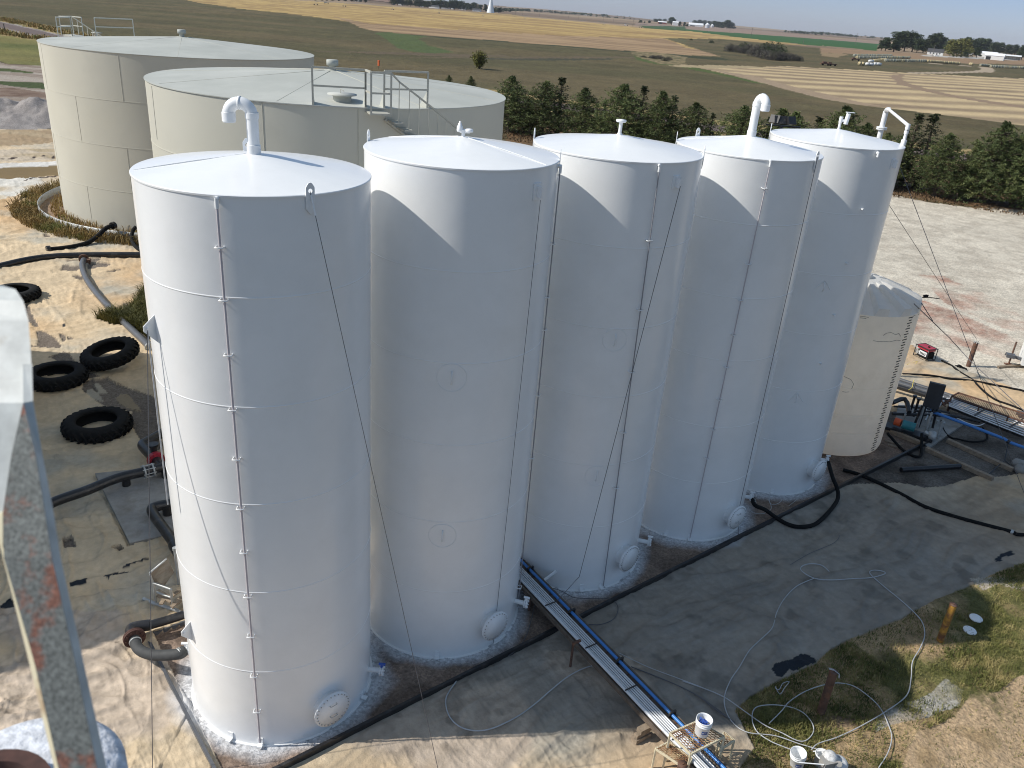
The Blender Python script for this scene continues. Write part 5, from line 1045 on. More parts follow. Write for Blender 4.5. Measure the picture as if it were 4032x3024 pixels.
# cables from the plastic tank
a6=cyl(6,6,1500,310)
zt6=H+ray(6,1545,290).z/math.hypot(ray(6,1545,290).x,ray(6,1545,290).y)*math.hypot(TK[6][0],TK[6][1])
c6=gd(6,1500,310,27.9); wire([c6,g('i',1200,280,1.6),g('i',1480,590,1.2),g('i',2300,1350,.1)],'black cable bundle slanting from the plastic tank rim down to the right edge',.016)
wire([gd(6,1548,306,29.2),gd(6,1620,420,29.6)],'short black cable joining the bundle at the plastic tank rim',.014)
m=MB()
m.tube([gd(6,1552,270,29.3),gd(6,1600,268,29.4),gd(6,1668,278,29.5)],.015,6); m.tube([gd(6,1560,262,29.3),gd(6,1578,258,29.3),gd(6,1592,262,29.3)],.05,8)
obj1(m,'strap_end','black','black strap ends sticking out from the plastic tank top','strap')
m=MB()
for k_ in range(8): a=k_*.8; m.tube([P6+UP*(h6+.02),P6+UP*(h6+.10)+rad_(a)*.09,P6+UP*(h6+.02)+rad_(a+.5)*.14],.01,5)
obj1(m,'wire_tie','galv','loose wire tied over the top of the rusty post in the gravel','wire')
# generator
gn=thing('generator','small portable generator with a dark red top in a black tube frame','generator',g('i',850,570,0))
Pg=g('i',845,560,0); ax=(g('i',900,620,0)-g('i',700,520,0)).normalized(); gz_=math.atan2(ax.y,ax.x); Lg,Wg,Hg=.75,.55,.60
Rz=Matrix.Rotation(gz_,3,'Z'); Q=lambda x,y,z: Pg+Rz@Vector((x,y,z))
for s_ in(-1,1):
    m=MB(); pts=[Q(s_*Lg/2,-Wg/2,.05),Q(s_*Lg/2,-Wg/2,Hg),Q(s_*Lg/2,Wg/2,Hg),Q(s_*Lg/2,Wg/2,.05)]; m.tube(pts+[pts[0]],.022,8); m.build('frame_hoop',M['blackpipe'],gn)
for y_ in(-1,1):
    for z_ in (.05,Hg): m=MB(); m.tube([Q(-Lg/2,y_*Wg/2,z_),Q(Lg/2,y_*Wg/2,z_)],.022,8); m.build('frame_tube',M['blackpipe'],gn)
m=MB(); m.box(Q(0,0,Hg-.06),(Lg*.86,Wg*.8,.14),gz_); m.build('fuel_tank',M['red'],gn)
m=MB(); m.box(Q(.05,-.02,.28),(Lg*.8,Wg*.7,.3),gz_); m.build('engine_block',M['black'],gn)
pn=MB(); pn.box(Q(.08,-Wg/2+.03,.32),(.42,.03,.2),gz_); o=pn.build('outlet_panel',M['pvc'],gn)
for i in range(5): m=MB(); m.box(Q(-.06+i*.07,-Wg/2+.01,.31),(.035,.012,.11),gz_); m.build('outlet_socket',M['marks'],o)
m=MB(); m.cyl(Q(-.3,-Wg/2+.06,.28),Q(-.3,Wg/2-.1,.28),.11,n=16); m.build('muffler',M['galv'],gn)
m=MB(); m.cyl(Q(.1,0,Hg+.0),Q(.1,0,Hg+.05),.05,n=12); m.build('fuel_cap',M['black'],gn)
# clutter of pump piping
for i,(x,y,x2,y2,r_,mt,nm) in enumerate(((700,1370,720,1090,.05,'blackpipe','upright'),(640,1350,700,1060,.05,'blackpipe','leaning'),(985,1300,1000,1150,.045,'rust','short rusty'),(1170,1290,1190,1150,.05,'rust','rusty'),(1250,1270,1275,1150,.05,'rust','far rusty'),(1040,1640,1085,1420,.045,'galv','grey'),(1010,1480,1015,1400,.03,'galv','thin grey'))):
    P=g('i',x,y,0); m=MB(); q=Vector((P.x,P.y,zat('i',x2,y2,P))); m.tube([P,q],r_,8); m.cyl(q-UP*.04,q+UP*.02,r_*1.7,n=10); obj1(m,'pipe_riser',mt,nm+' pipe riser in the cluster beside the control box, '+nth(i),'pipe','pipe risers beside the control box')
for i,(pts,r_,mt,lb_) in enumerate((([(960,1210),(1010,1110),(1110,1085),(1215,1085)],.06,'pvc','upper white hose curling beside the control box'),([(1030,1230),(1090,1160),(1170,1110),(1220,1110)],.05,'pvc','lower white hose curling beside the control box'),([(440,1210),(700,1225),(900,1240),(1200,1300)],.04,'blackpipe','thin black pipe running under the control box'),([(420,1310),(640,1320),(900,1325),(1300,1350),(1620,1420)],.06,'blackpipe','black pipe lying behind the pump skid'),([(870,1400),(900,1330),(880,1250)],.03,'galv','grey elbow beside the pump'))):
    pipe([g('i',x,y,.35) for x,y in pts],r_,lb_,mt,'curved_pipe','pipe')
m=MB(); c=g('i',1090,1180,.3)
for k_ in range(9): a=k_*.7; m.tube([c+rad_(a)*.1,c+rad_(a+.5)*.28+UP*(.1+.03*k_),c+rad_(a+1.2)*.34+UP*.05],.03,6)
obj1(m,'cable_tangle','rust','tangle of rusty cable and white hose at the end of the pale pipes','cable')
# trailer at right edge
tr=thing('trailer','white trailer nose with a black hitch jack at the right edge','trailer',g('i',2212,680,0))
P=g('i',2260,760,0); m=MB(); m.box(P+Vector((.75,.55,1.05)),(1.6,1.6,1.5),-.45); m.build('trailer_body',M['wallw'],tr)
m=MB(); m.bar(P+Vector((.2,.3,.42)),g('i',1960,490,.5),.12,.12); m.box(g('i',2030,520,.52),(.35,.3,.16),-.4); m.build('drawbar',M['graypipe'],tr)
m=MB(); Pj_=g('i',2000,640,0); m.tube([Pj_,Pj_+UP*1.15],.04,8); m.box(Pj_+UP*.02,(.35,.2,.05),0); m.build('hitch_jack',M['rust'],tr)
m=MB(); m.bar(g('i',1860,675,.06),g('i',2200,650,.06),.12,.1); obj1(m,'plank','wood','weathered plank on the gravel under the trailer jack','plank')
m=MB()
for i in range(5): m.box(g('i',1320+i*18,665+i*8,.04)+Vector((0,(i%2)*.1,0)),(.25,.14,.06),i*.7)
obj1(m,'scrap_mat','black','dark rubber scraps at the foot of the rusty post in the gravel','scrap')
m=MB(); m.cyl(g('i',2110,1290,.25),g('i',2400,1370,.25),.10,n=12); obj1(m,'loose_pipe','graypipe','short grey pipe end at the right edge beside the walkway','pipe')
# flood lights behind tank 5
P=gd('t',270,330,33.2); fl_=thing('flood_light','black flood light cluster showing behind the roof of the farthest white tank','flood light',(P.x,P.y,0))
m=MB(); m.tube([Vector((P.x,P.y,0)),P],.06,8); m.bar(P+Vector((-.6,0,0)),P+Vector((.7,0,.0)),.05,.05); m.build('light_pole',M['blackpipe'],fl_)
for w,x,y,rz in (('t',262,255,0),('t',405,262,.5),('t',175,240,-.6)):
    c=gd(w,x,y,33.2); m=MB(); m.box(c,(.5 if rz==0 else .36,.1,.3),M=Matrix.Rotation(rz,3,'Z')@Matrix.Rotation(-.5,3,'X')); o=m.build('lamp_head',M['blackpipe'],fl_)
    m=MB(); m.box(c+Vector((0,-.055,-.02)),(.4 if rz==0 else .28,.02,.2),M=Matrix.Rotation(rz,3,'Z')@Matrix.Rotation(-.5,3,'X')); m.build('lamp_glass',M['galv'],o)
# ------------------------------------------------------------ near bracket
def gn_(w,x,y,dpt): v=ray(w,x,y); return EYE+v*dpt
br=thing('steel_bracket','rust speckled grey steel bracket and bar close to the camera at the left','bracket',gn_(4,150,960,.6))
def slab(rows,name,mat,d1):   # rows: list of (left,right) 3D pairs, extruded away
    vs=[];fs=[]; off=Vector(d1)
    for l_,r_ in rows: vs+=[l_,r_,l_+off,r_+off]
    for i in range(len(rows)-1):
        a=i*4;b=a+4; fs+=[(a,a+1,b+1,b),(a+2,b+2,b+3,a+3),(a,b,b+2,a+2),(a+1,a+3,b+3,b+1)]
    fs+=[(0,2,3,1),(len(vs)-4,len(vs)-3,len(vs)-1,len(vs)-2)]
    m=MB(); m.add(vs,fs); return m.build(name,M[mat],br)
bar=[((4,150,955,.600),(4,152,955,.600)),((4,75,1300,.595),(4,232,1300,.595)),((4,20,1659,.590),(4,290,1659,.590)),((7,25,300,.585),(7,335,300,.585)),((7,230,1000,.58),(7,492,1000,.58)),((7,380,1659,.575),(7,628,1659,.575)),((7,470,2100,.57),(7,720,2100,.57))]
slab([(gn_(*a),gn_(*b)) for a,b in bar],'bar_face','galvpost',(fwd-right*.58)*.012)
edge=[((4,150,950,.6005),(4,212,940,.606)),((4,234,1300,.5955),(4,276,1300,.606)),((4,292,1659,.5905),(4,345,1659,.60)),((7,337,300,.5855),(7,392,300,.595)),((7,494,1000,.5805),(7,545,1000,.59)),((7,630,1659,.5755),(7,690,1659,.585)),((7,722,2100,.5705),(7,785,2100,.58))]
slab([(gn_(*a),gn_(*b)) for a,b in edge],'bar_edge','hood',(fwd-right*.56)*.008)
ledge=[((4,-40,1700,.592),(4,18,1659,.591)),((7,-30,100,.59),(7,18,220,.5865)),((7,195,1000,.585),(7,228,1000,.5805)),((7,352,1659,.58),(7,378,1659,.5755)),((7,440,2100,.575),(7,468,2100,.5705))]
slab([(gn_(*a),gn_(*b)) for a,b in ledge],'bar_lip','cream',(fwd-right*.6)*.008)
hood=[((4,-500,140,.66),(4,20,192,.66)),((4,-500,180,.655),(4,100,215,.65)),((4,-500,260,.645),(4,150,290,.642)),((4,-500,400,.635),(4,185,420,.635)),((4,-500,600,.625),(4,200,640,.626)),((4,-500,800,.615),(4,208,800,.616)),((4,-500,950,.605),(4,150,952,.606)),((4,-500,1300,.60),(4,72,1300,.601)),((4,-500,1659,.595),(4,18,1659,.596)),((7,-500,120,.593),(7,-5,130,.594))]
slab([(gn_(*a),gn_(*b)) for a,b in hood],'bracket_hood','hood',(fwd-right*.62)*.02+up*-.004)
slab([(gn_(4,148,700,.6185),gn_(4,208,700,.6195)),(gn_(4,150,950,.605),gn_(4,214,945,.607))],'hood_fold','hood',(fwd-right*.6)*.008)
cp=thing('capped_pipe','blurred pipe cap coated in white overspray at the lower left corner','pipe cap',gn_('m',300,1300,.95))
c=gn_('m',300,1190,.95); m=MB(); Rr=.108
m.lathe([(Rr,-.10),(Rr,-.012),(Rr-.012,0),(Rr*.55,.006),(0,.008)],c,40); m.build('cap_body',M['overspray'],cp)
m=MB(); m.lathe([(.055,.0),(.072,.0),(.072,.022),(.055,.022),(.055,0)],c+Vector((-.012,-.055,.01)),32,sharp=True); m.build('cap_collar',M['rustdark'],cp)
# ------------------------------------------------------------ vegetation
def leafquad(m,c,s,up_=.3):
    a=random.random()*6.283; t=Vector((math.cos(a),math.sin(a),random.uniform(-.6,.6))).normalized(); b=t.cross(Vector((random.uniform(-1,1),random.uniform(-1,1),random.uniform(.1,1)))).normalized()
    return [c-t*s-b*s*.45,c+t*s-b*s*.4,c+t*s*.7+b*s*.5,c-t*s*.7+b*s*.45]
def addq(m,qs):
    vs=[];fs=[]
    for i,q in enumerate(qs): vs+=q; fs.append((4*i,4*i+1,4*i+2,4*i+3))
    m.add(vs,fs)
def conifer(hh,wd,seed,kind='pine'):
    random.seed(seed); root=thing('pine_tree' if kind=='pine' else 'cedar_tree','evergreen','tree',(0,0,0)); m=MB()
    m.tube([Vector((0,0,-.1)),Vector((.05,0,hh*.4)),Vector((0,.04,hh*.9))],[hh*.024,hh*.017,.03],8)
    br=[];
    nb=165 if kind=='pine' else 80
    for i in range(nb):
        f=(i+.5)/nb; z=hh*(.06+.9*f); 
        prof=(max(1-f**1.9,0)**.75 if kind=='pine' else (1-f)**.8)*(1.0 if f>.10 else .75+f*2.5)
        L=wd*prof*random.uniform(.62,1.12); a=i*2.4+random.uniform(-.4,.4); rise=random.uniform(.05,.45)*(1 if kind=='pine' else .6)*(1-.0*f)
        b=Vector((0,0,z)); e=b+Vector((math.cos(a)*L,math.sin(a)*L,L*rise)); br.append((b,e,L))
        if L>.3: m.tube([b,b.lerp(e,.5)-UP*.03,e],[.035,.022,.01],4,cap=False)
    m.build('trunk',M['bark'],root); qs=[]
    for b,e,L in br:
        ncl=max(3,int(L*5.5))
        for j in range(ncl):
            f=.25+.8*(j+random.random())/ncl; c=b.lerp(e,min(f,1.02)); sp=L*.13+.07; c=c+Vector((random.gauss(0,sp),random.gauss(0,sp),random.gauss(0,sp*.8)))
            k=13 if kind=='pine' else 10
            for q in range(k):   # tuft of needles pointing outward and up
                d=Vector((random.gauss(0,1),random.gauss(0,1),random.gauss(.55,.8))).normalized()*random.uniform(.12,.22)*(1 if kind=='pine' else .75)
                s_=d.orthogonal().normalized()*.022; s_=Matrix.Rotation(random.random()*6,3,d)@s_; o_=c+d*.15
                qs.append([o_-s_*.6,o_+s_*.6,o_+d+s_,o_+d-s_])
    for j in range(26):
        c=Vector((random.gauss(0,.13),random.gauss(0,.13),hh*random.uniform(.90,.99)))
        for q in range(10):
            d=Vector((random.gauss(0,.7),random.gauss(0,.7),random.gauss(.9,.4))).normalized()*.2; s_=d.orthogonal().normalized()*.03; qs.append([c-s_,c+s_,c+d+s_,c+d-s_])
    m=MB(); addq(m,qs); m.build('crown',M['pine' if kind=='pine' else 'cedar'],root); return root
protos={'p1':conifer(7,2.75,1),'p2':conifer(7,3.0,2),'p3':conifer(7,2.5,3),'c1':conifer(7,1.9,4,'cedar'),'c2':conifer(7,1.7,5,'cedar')}
used=set()
rowA=Vector((-8,99,0)); rowB=Vector((48,74.5,0)); rn_=(rowB-rowA).normalized(); rp=Vector((-rn_.y,rn_.x,0))
def row_hit(w,x,y,off):
    v=ray(w,x,y); # intersect vertical plane through rowA+rp*off
    P=rowA+rp*(off+3.2); den=v.x*rp.x+v.y*rp.y; t_=((P.x)*rp.x+(P.y)*rp.y)/den; return Vector((v.x*t_,v.y*t_,0)),H+v.z*t_
ev=[(2,1110,492,0,'p1',1.0),(2,1215,640,1.2,'p2',.9),(2,1330,525,0,'p2',1.05),(2,1432,505,1.5,'c1',1.3),(2,1585,570,0,'p3',1.1),(2,1710,660,2.,'c2',1.1),(2,1838,545,-.5,'p1',1.15),(2,1965,560,1,'c1',1.1),(2,2092,592,-.5,'p3',1.),(2,2165,622,1.5,'c2',1.1),
 (3,95,662,0,'p1',1.05),(3,200,735,1.4,'c2',1.0),(3,410,685,0,'p2',1.0),(3,570,760,1.5,'c1',1.),(3,660,705,1,'p3',1.15),(3,745,725,-.5,'p3',1.),(3,890,760,1.5,'c2',1.2),(3,1072,688,0,'p1',1.05),(3,1210,800,-1,'p2',1.0),(3,1340,860,-2,'p2',1.),(3,1455,850,1,'p3',1.),
 (3,1540,738,1,'c1',1.15),(3,1640,740,1.5,'c2',1.3),(3,1745,865,-2.4,'p2',1.15),(3,1925,930,-2,'p3',.9),(3,2110,792,-2.6,'p1',1.25),(3,2290,840,-2.,'p2',1.3),(3,2440,900,-2,'p3',1.1)]
front=[]; ci=pi_=0
for i,(w,x,y,off,kd,ws) in enumerate(ev):
    P,ht=row_hit(w,x,y,off); sc=ht/7.0; ws=ws*(1.3 if (kd[0]=='p' and (w==2 or x<1300)) else 1.0)*(1.25 if kd[0]=='c' else 1)
    pr=protos[kd]; pine=kd[0]=='p'; idx_=i
    lbl=('bushy dark pine' if pine else 'thin pointed cedar')+', '+nth(i)+' in the evergreen row behind the white tanks'
    if kd not in used: used.add(kd); o=pr; o.location=P; o.scale=(sc*ws,sc*ws,sc); o.rotation_euler=(0,0,random.random()*6)
    else: o=dup(pr,P,random.random()*6,(sc*ws,sc*ws,sc))
    o['label']=lbl; o['group']='evergreens in the row behind the tanks'
    TREEX=i
def place(pr,key,P,sc,label,group):
    if key not in used: used.add(key); o=pr; o.location=P; o.scale=sc; o.rotation_euler=(0,0,random.random()*6); o['label']=label; o['group']=group; return o
    return dup(pr,P,random.random()*6,sc,label,group)
for j,(x,y,by) in enumerate(((695,487,575),(835,492,600))):
    P=g(2,x,by+25); place(protos['p3'],'p3',P,(zat(2,x,y,P)/7*1.1,)*2+(zat(2,x,y,P)/7,),('smaller','larger')[j]+' lone young cedar just beyond the nearer tan tank','young cedars on the grass beyond the tan tank')
def broad(hh,wd,seed,mat,name='tree',n=2600,ls=.55,low=.12,squash=1.,trunk=True):
    random.seed(seed); root=thing(name,'tree','tree',(0,0,0)); m=MB(); ends=[]
    m.tube([Vector((0,0,-.2)),Vector((.1,0,hh*.3)),Vector((0,.1,hh*.62))],[hh*.03,hh*.022,hh*.01],7)
    lob=[]
    nl=13
    for i in range(nl):
        a=i*2.4+random.random(); f=random.random(); r=wd*random.uniform(.25,.62)*(1 if f<.7 else .6); z=hh*(low+.16+(.72-low*.5)*((i+.5)/nl)); r*=1.15-.55*((i+.5)/nl)
        c=Vector((math.cos(a)*r,math.sin(a)*r,z)); lob.append((c,wd*random.uniform(.30,.46)))
        m.tube([Vector((0,0,hh*.22)),Vector((c.x*.45,c.y*.45,(hh*.22+z)*.5)),c],[hh*.012,hh*.008,.03],5,cap=False)
    lob.append((Vector((0,0,hh*.83)),wd*.34))
    m.build('trunk',M['bark'],root); qs=[]
    for i in range(n):
        c,r=random.choice(lob); d=Vector((random.gauss(0,1),random.gauss(0,1),random.gauss(.1,1))).normalized(); rr=r*random.random()**.4*random.uniform(.8,1.12); p=c+Vector((d.x*rr,d.y*rr,d.z*rr*.75*squash)); p.z=max(p.z,hh*low*.7)
        qs.append(leafquad(None,p,ls*random.uniform(.5,1.1)))
    m=MB(); addq(m,qs); m.build('crown',M[mat],root); return root
BT={'b1':broad(15,8,11,'leaf',low=.04),'b2':broad(15,6.5,12,'leaf',low=.06),'b3':broad(15,9,13,'leaf',low=.03),'y1':broad(12,9,14,'yleaf',low=.02),'t1':broad(15,4,15,'leaf',low=.02)}
def btree(w,x,ytop,ybase,kd,label,group,ws=1.,off=0):
    P=g(w,x,ybase); 
    if off: P=P*(1+off/math.hypot(P.x,P.y))
    h_=zat(w,x,ytop,P); hh=12 if kd[0]=='y' else 15; s=h_/hh; return place(BT[kd],kd,P,(s*ws*1.55,s*ws*1.55,s*1.04),label,group)
G1='shade trees round the white farm at the right'
for i,(x,yt,yb,kd,ws) in enumerate(((655,215,332,'b2',.9),(700,185,333,'b2',.9),(790,225,345,'t1',1.6),(850,118,335,'b1',1.1),(905,118,340,'b3',.8),(990,140,345,'b1',.85),(1040,200,355,'b2',1.),(1110,205,355,'b3',.8),(1185,160,352,'b2',1.),(1235,135,345,'b1',.8),(1300,180,350,'b2',.9),(1370,210,360,'b1',.8),
  (1440,215,395,'y1',1.),(1530,205,395,'y1',.95),(1560,182,370,'b1',.8),(1640,205,375,'b3',.7),(1720,190,370,'b2',1.1),(1780,200,370,'b1',.8),(1690,290,410,'b2',.8),(1860,235,380,'b3',.75),(1930,240,385,'b1',.8),(2020,260,390,'b2',.9),(2100,265,395,'b3',.8),(2180,265,430,'b1',.8),(2260,270,440,'b3',.8),(2330,265,445,'b2',.9),(1570,340,410,'b3',.7))):
    btree('h',x,yt,yb,kd,('yellowing round-headed tree' if kd=='y1' else 'dark leafy tree')+', '+nth(i)+' among the trees round the white farm',G1,ws)
G2='trees of the town edge beyond the gold field'
tl=[(560,-20,22,'b1'),(610,-10,25,'b3'),(660,-20,28,'b2'),(120,-20,8,'b3'),(180,-25,10,'b1'),(240,-20,12,'b2'),(300,-20,12,'b3'),(370,-15,14,'b1'),(440,-15,16,'b3'),(510,-20,20,'b2'),(740,-30,30,'b1'),(960,-30,55,'b3'),(1010,-30,60,'b1'),(1060,-20,62,'b2'),(1110,0,68,'b3'),(1150,0,72,'b1'),(1210,0,76,'b2'),(1250,-5,80,'b3'),(1300,10,84,'b1'),(1340,10,88,'b3'),(1400,5,90,'b2'),(1440,5,92,'b1'),(1480,0,95,'b3'),(1540,12,98,'b2'),(1590,5,104,'b1'),(1630,0,106,'b1'),(1690,10,108,'b3'),(1690,42,112,'t1'),(1730,48,114,'t1'),(1760,30,110,'b2'),(1800,45,118,'b1'),(1840,28,120,'b3'),(1910,50,122,'b2'),(1965,42,128,'t1'),(2000,88,130,'b3'),(2050,92,140,'b2'),(2110,85,145,'b2')]
tl.sort()
for i,(x,yt,yb,kd) in enumerate(tl): btree('d',x,yt,yb,kd,'dark leafy tree, '+nth(i)+' in the town tree line at the top',G2,1.1)
G3='trees round the far red and white farm'
t3=[('f',60,135,168,'b3'),('f',105,150,170,'b2'),('f',155,140,172,'b1'),('f',225,122,170,'b3'),('f',265,120,165,'b1'),('f',320,122,165,'b3'),('f',395,104,192,'b1'),('f',440,150,195,'t1'),('f',485,148,205,'t1'),('f',535,155,208,'t1'),('f',570,178,210,'b2'),
    ('f',650,138,195,'b3'),('f',700,132,200,'b1'),('f',750,138,200,'b3'),('f',800,145,205,'b1'),('f',860,145,220,'b3'),('f',905,152,228,'b1'),('f',950,155,232,'b2'),('f',1000,135,238,'b1'),('f',1045,165,240,'b3')]
for i,(w,x,yt,yb,kd) in enumerate(t3): btree(w,x,yt,yb,kd,'dark tree, '+nth(i)+' in the grove of the far red and white farm',G3,1.2)
# distant tree belts: too many and too small to count
def belt(w,pts,n,hh,label,seed):
    random.seed(seed); m=MB(); qs=[]
    Q=[g(w,x,y) for x,y in pts]; tot=len(Q)-1
    for i in range(n):
        f=random.random()*tot; k=int(f); P=Q[k].lerp(Q[k+1],f-k); dd_=math.hypot(P.x,P.y); P=P+Vector((random.gauss(0,dd_*.004),random.gauss(0,dd_*.02),0)); h_=hh*random.uniform(.6,1.3); r=h_*.6
        zb_=float(0 if dd_<2600 else np.interp(dd_,[2600,6100],[0,12]))
        for j in range(26):
            d=Vector((random.gauss(0,1),random.gauss(0,1),random.gauss(0,1))).normalized(); qs.append(leafquad(None,P+Vector((d.x*r,d.y*r,zb_+h_*.5+d.z*h_*.42)),h_*.3))
    addq(m,qs); return tag(m.build('far_trees',M['leaf']),label,'tree belt',None,'stuff')
belt('e',[(100,130),(250,128),(420,133),(640,146),(800,158)],70,9,'nearer far-off tree belt right of the water tower',1)
belt('e',[(850,165),(1000,172),(1200,188),(1560,205)],70,9,'far-off tree belt below the skyline left of the far farm',2)
belt('f',[(1090,210),(1250,207),(1400,212)],50,10,'far-off tree belt on the skyline right of the grain bins',3)
belt('f',[(1570,248),(1750,255),(1950,268),(2050,275)],60,10,'far-off tree belt on the skyline in the middle right',4)
belt('f',[(1680,285),(1850,300),(2000,305),(2212,318)],60,9,'far-off tree belt above the green field',5)
belt('h',[(0,160),(150,180),(300,195),(450,205),(600,212)],70,9,'far-off tree belt left of the white farm trees',6)
belt('e',[(1180,190),(1330,205),(1500,215),(1640,225)],20,6,'sparse far-off trees on the brown fields',7)
# scrub thicket
random.seed(3)
def scrubbush(seed,mat):
    random.seed(seed); root=thing('scrub_bush','scrub','bush',(0,0,0)); m=MB()
    for i in range(120):
        a=random.random()*6.283; L=random.uniform(2.,4.2); t_=random.uniform(.1,.95); d=Vector((math.cos(a)*t_,math.sin(a)*t_,1)).normalized(); e=d*L; m.tube([Vector((0,0,0)),e*.5+Vector((random.gauss(0,.2),random.gauss(0,.2),.2)),e],[.06,.04,.015],3,cap=False)
    m.build('stems',M['scrub'],root); qs=[]
    for i in range(1300):
        a=random.random()*6.283; r=3.2*random.random()**.5; z=4.*random.random()*(1-.55*(r/3.2)**2); qs.append(leafquad(None,Vector((r*math.cos(a),r*math.sin(a),z)),.17))
    m=MB(); addq(m,qs); m.build('crown',M[mat],root); return root
SB={'s1':scrubbush(1,'scrub'),'s2':scrubbush(2,'leaf')}
sb=[(1030,385,480,'s1'),(1085,400,480,'s1'),(1130,410,490,'s1'),(1180,370,470,'s2'),(1180,420,500,'s1'),(1240,385,490,'s1'),(1290,420,530,'s1'),(1330,390,500,'s1'),(1370,430,545,'s1'),(1400,380,480,'s2'),(1430,450,560,'s1'),(1460,360,540,'s2'),(1490,470,572,'s1'),(1530,375,560,'s2'),(1560,470,575,'s1'),(1620,480,578,'s1'),(1680,490,575,'s1'),(1730,500,580,'s1'),(1790,520,585,'s1'),(830,350,395,'s2'),(610,335,362,'s2')]
sb.sort()
for i,(x,yt,yb,kd) in enumerate(sb):
    P=g('f',x,yb); s=zat('f',x,yt,P)/4.; place(SB[kd],kd,P,(s,s,s),('grey leafless' if kd=='s1' else 'green leafy')+' scrub bush, '+nth(i)+' along the thicket between the stubble fields','bushes of the thicket between the fields')
sb2=[('e',1750,590,640),('e',1850,590,650),('e',1930,585,655),('e',2020,600,660),('f',200,500,560),('f',250,505,560),('f',330,530,590)]
for i,(w,x,yt,yb) in enumerate(sb2):
    P=g(w,x,yb); s=zat(w,x,yt,P)/4.*.8; dup(SB['s1'],P,i,(s*1.5,s*1.5,s),'low brown brush clump, '+nth(i)+' in the gully by the gold field','brush clumps in the gully')
# lone willow bush
bsh=thing('lone_bush','lone yellow-green bush casting a shadow on the brown grass','bush',(0,0,0)); random.seed(9)
P=g('d',1900,750); hb=zat('d',1895,548,P); m=MB(); tips=[]
for i in range(70):
    a=random.random()*6.283; t_=random.uniform(.05,.75); d=Vector((math.cos(a)*t_,math.sin(a)*t_,1)).normalized(); L=hb*random.uniform(.7,1.0); e=d*L; m.tube([Vector((0,0,0)),e*.5+UP*.15,e],[.12,.07,.02],4,cap=False); tips.append(e)
m.build('stems',M['bark'],bsh); qs=[]
for i in range(3200):
    e=random.choice(tips); f=random.uniform(.25,1.02); sp2=hb*.085; c=e*max(f,.3)+Vector((random.gauss(0,sp2),random.gauss(0,sp2),random.gauss(0,sp2))); qs.append(leafquad(None,c,.14))
m=MB(); addq(m,qs); m.build('crown',M['bushy'],bsh); bsh.location=P
m=MB(); P=g('d',806,752); m.box(P+UP*.9,(.45,.12,.9)); m.tube([P,P+UP*.8],.05,6); obj1(m,'marker_post','orangem','small orange marker post standing in the brown grass beyond the tan tank','marker') if False else None
t=thing('marker_post','small orange marker post in the brown grass beyond the tan tanks','marker',P); m=MB(); m.cyl(P,P+UP*.6,.06,n=8); m.build('marker_stake',M['rust'],t); m=MB(); m.cyl(P+UP*.6,P+UP*1.7,.22,n=10); m.build('marker_sleeve',M['markorange'],t)
# ------------------------------------------------------------ buildings
def gable(w,xb,yb,L,Wd,hw,hr,rz,label,wall='wallw',roof='roofw',name='farm_shed',doors=(),wins=(),openf=False,cat='building',P=None,dirx=None):
    P=g(w,xb,yb) if P is None else P; root=thing(name,label,cat,P); Rz=Matrix.Rotation(rz,3,'Z'); Q=lambda x,y,z: P+Rz@Vector((x,y,z)); l=L/2; d=Wd/2
    m=MB()
    if openf:
        m.prism([Q(-l,d-.1,0),Q(l,d-.1,0),Q(l,d-.1,hw),Q(-l,d-.1,hw)],Rz@Vector((0,.1,0))); m.prism([Q(-l,-d,0),Q(-l,d,0),Q(-l,d,hw),Q(-l,0,hr),Q(-l,-d,hw)],Rz@Vector((.1,0,0))); m.prism([Q(l,-d,0),Q(l,d,0),Q(l,d,hw),Q(l,0,hr),Q(l,-d,hw)],Rz@Vector((-.1,0,0)))
        m.build('wall',M[wall],root)
        for k in range(6): m=MB(); x_=-l+L*(k)/5; m.bar(Q(x_*.99,-d+.1,0),Q(x_*.99,-d+.1,hw),.2,.2); m.build('post',M['wood'],root)
    else:
        m.prism([Q(-l,-d,0),Q(-l,d,0),Q(-l,d,hw),Q(-l,0,hr),Q(-l,-d,hw)],Rz@Vector((L,0,0))); m.build('wall',M[wall],root)
    s=(hr-hw)/d; e=.4; m=MB()
    for sgn in(-1,1):
        m.prism([Q(-l-e,0,hr+.12),Q(l+e,0,hr+.12),Q(l+e,sgn*(d+e),hw-s*e+.12),Q(-l-e,sgn*(d+e),hw-s*e+.12)],(0,0,.12))
    m.build('roof',M[roof],root)
    for (side,x,z,ww,hh) in doors+tuple(()):
        m=MB(); c=Q(x,-d-.04,z+hh/2) if side=='f' else Q(-l-.04 if side=='l' else l+.04,x,z+hh/2); m.box(c,(ww,.06,hh) if side=='f' else (.06,ww,hh),rz); m.build('door',M['dark'],root)
    for (side,x,z,ww,hh) in wins:
        m=MB(); c=Q(x,-d-.03,z+hh/2) if side=='f' else Q(-l-.03 if side=='l' else l+.03,x,z+hh/2); m.box(c,(ww,.05,hh) if side=='f' else (.05,ww,hh),rz); m.build('window',M['glass'],root)
    return root
gable('h',1885,432,20,13,4.6,7.2,-.55,'white gabled barn, nearest building of the white farm','wallw','roofw','barn',doors=(('f',-6,0,5,3.6),),wins=(('r',0,2,1.5,1.2),))
gable('h',2060,428,24,12,4.4,5.8,-.5,'open-fronted white roofed machine shed beside the white barn','wallw','roofw','machine_shed',openf=True)
gable('h',1800,400,26,14,4.2,7.,-.55,'long white building behind the white barn','wallw','roofw','farm_shed')
gable('h',1570,372,22,10,3.2,5.2,-.45,'low white roofed building showing between the yellowing trees','wallw','roofw','farm_shed')
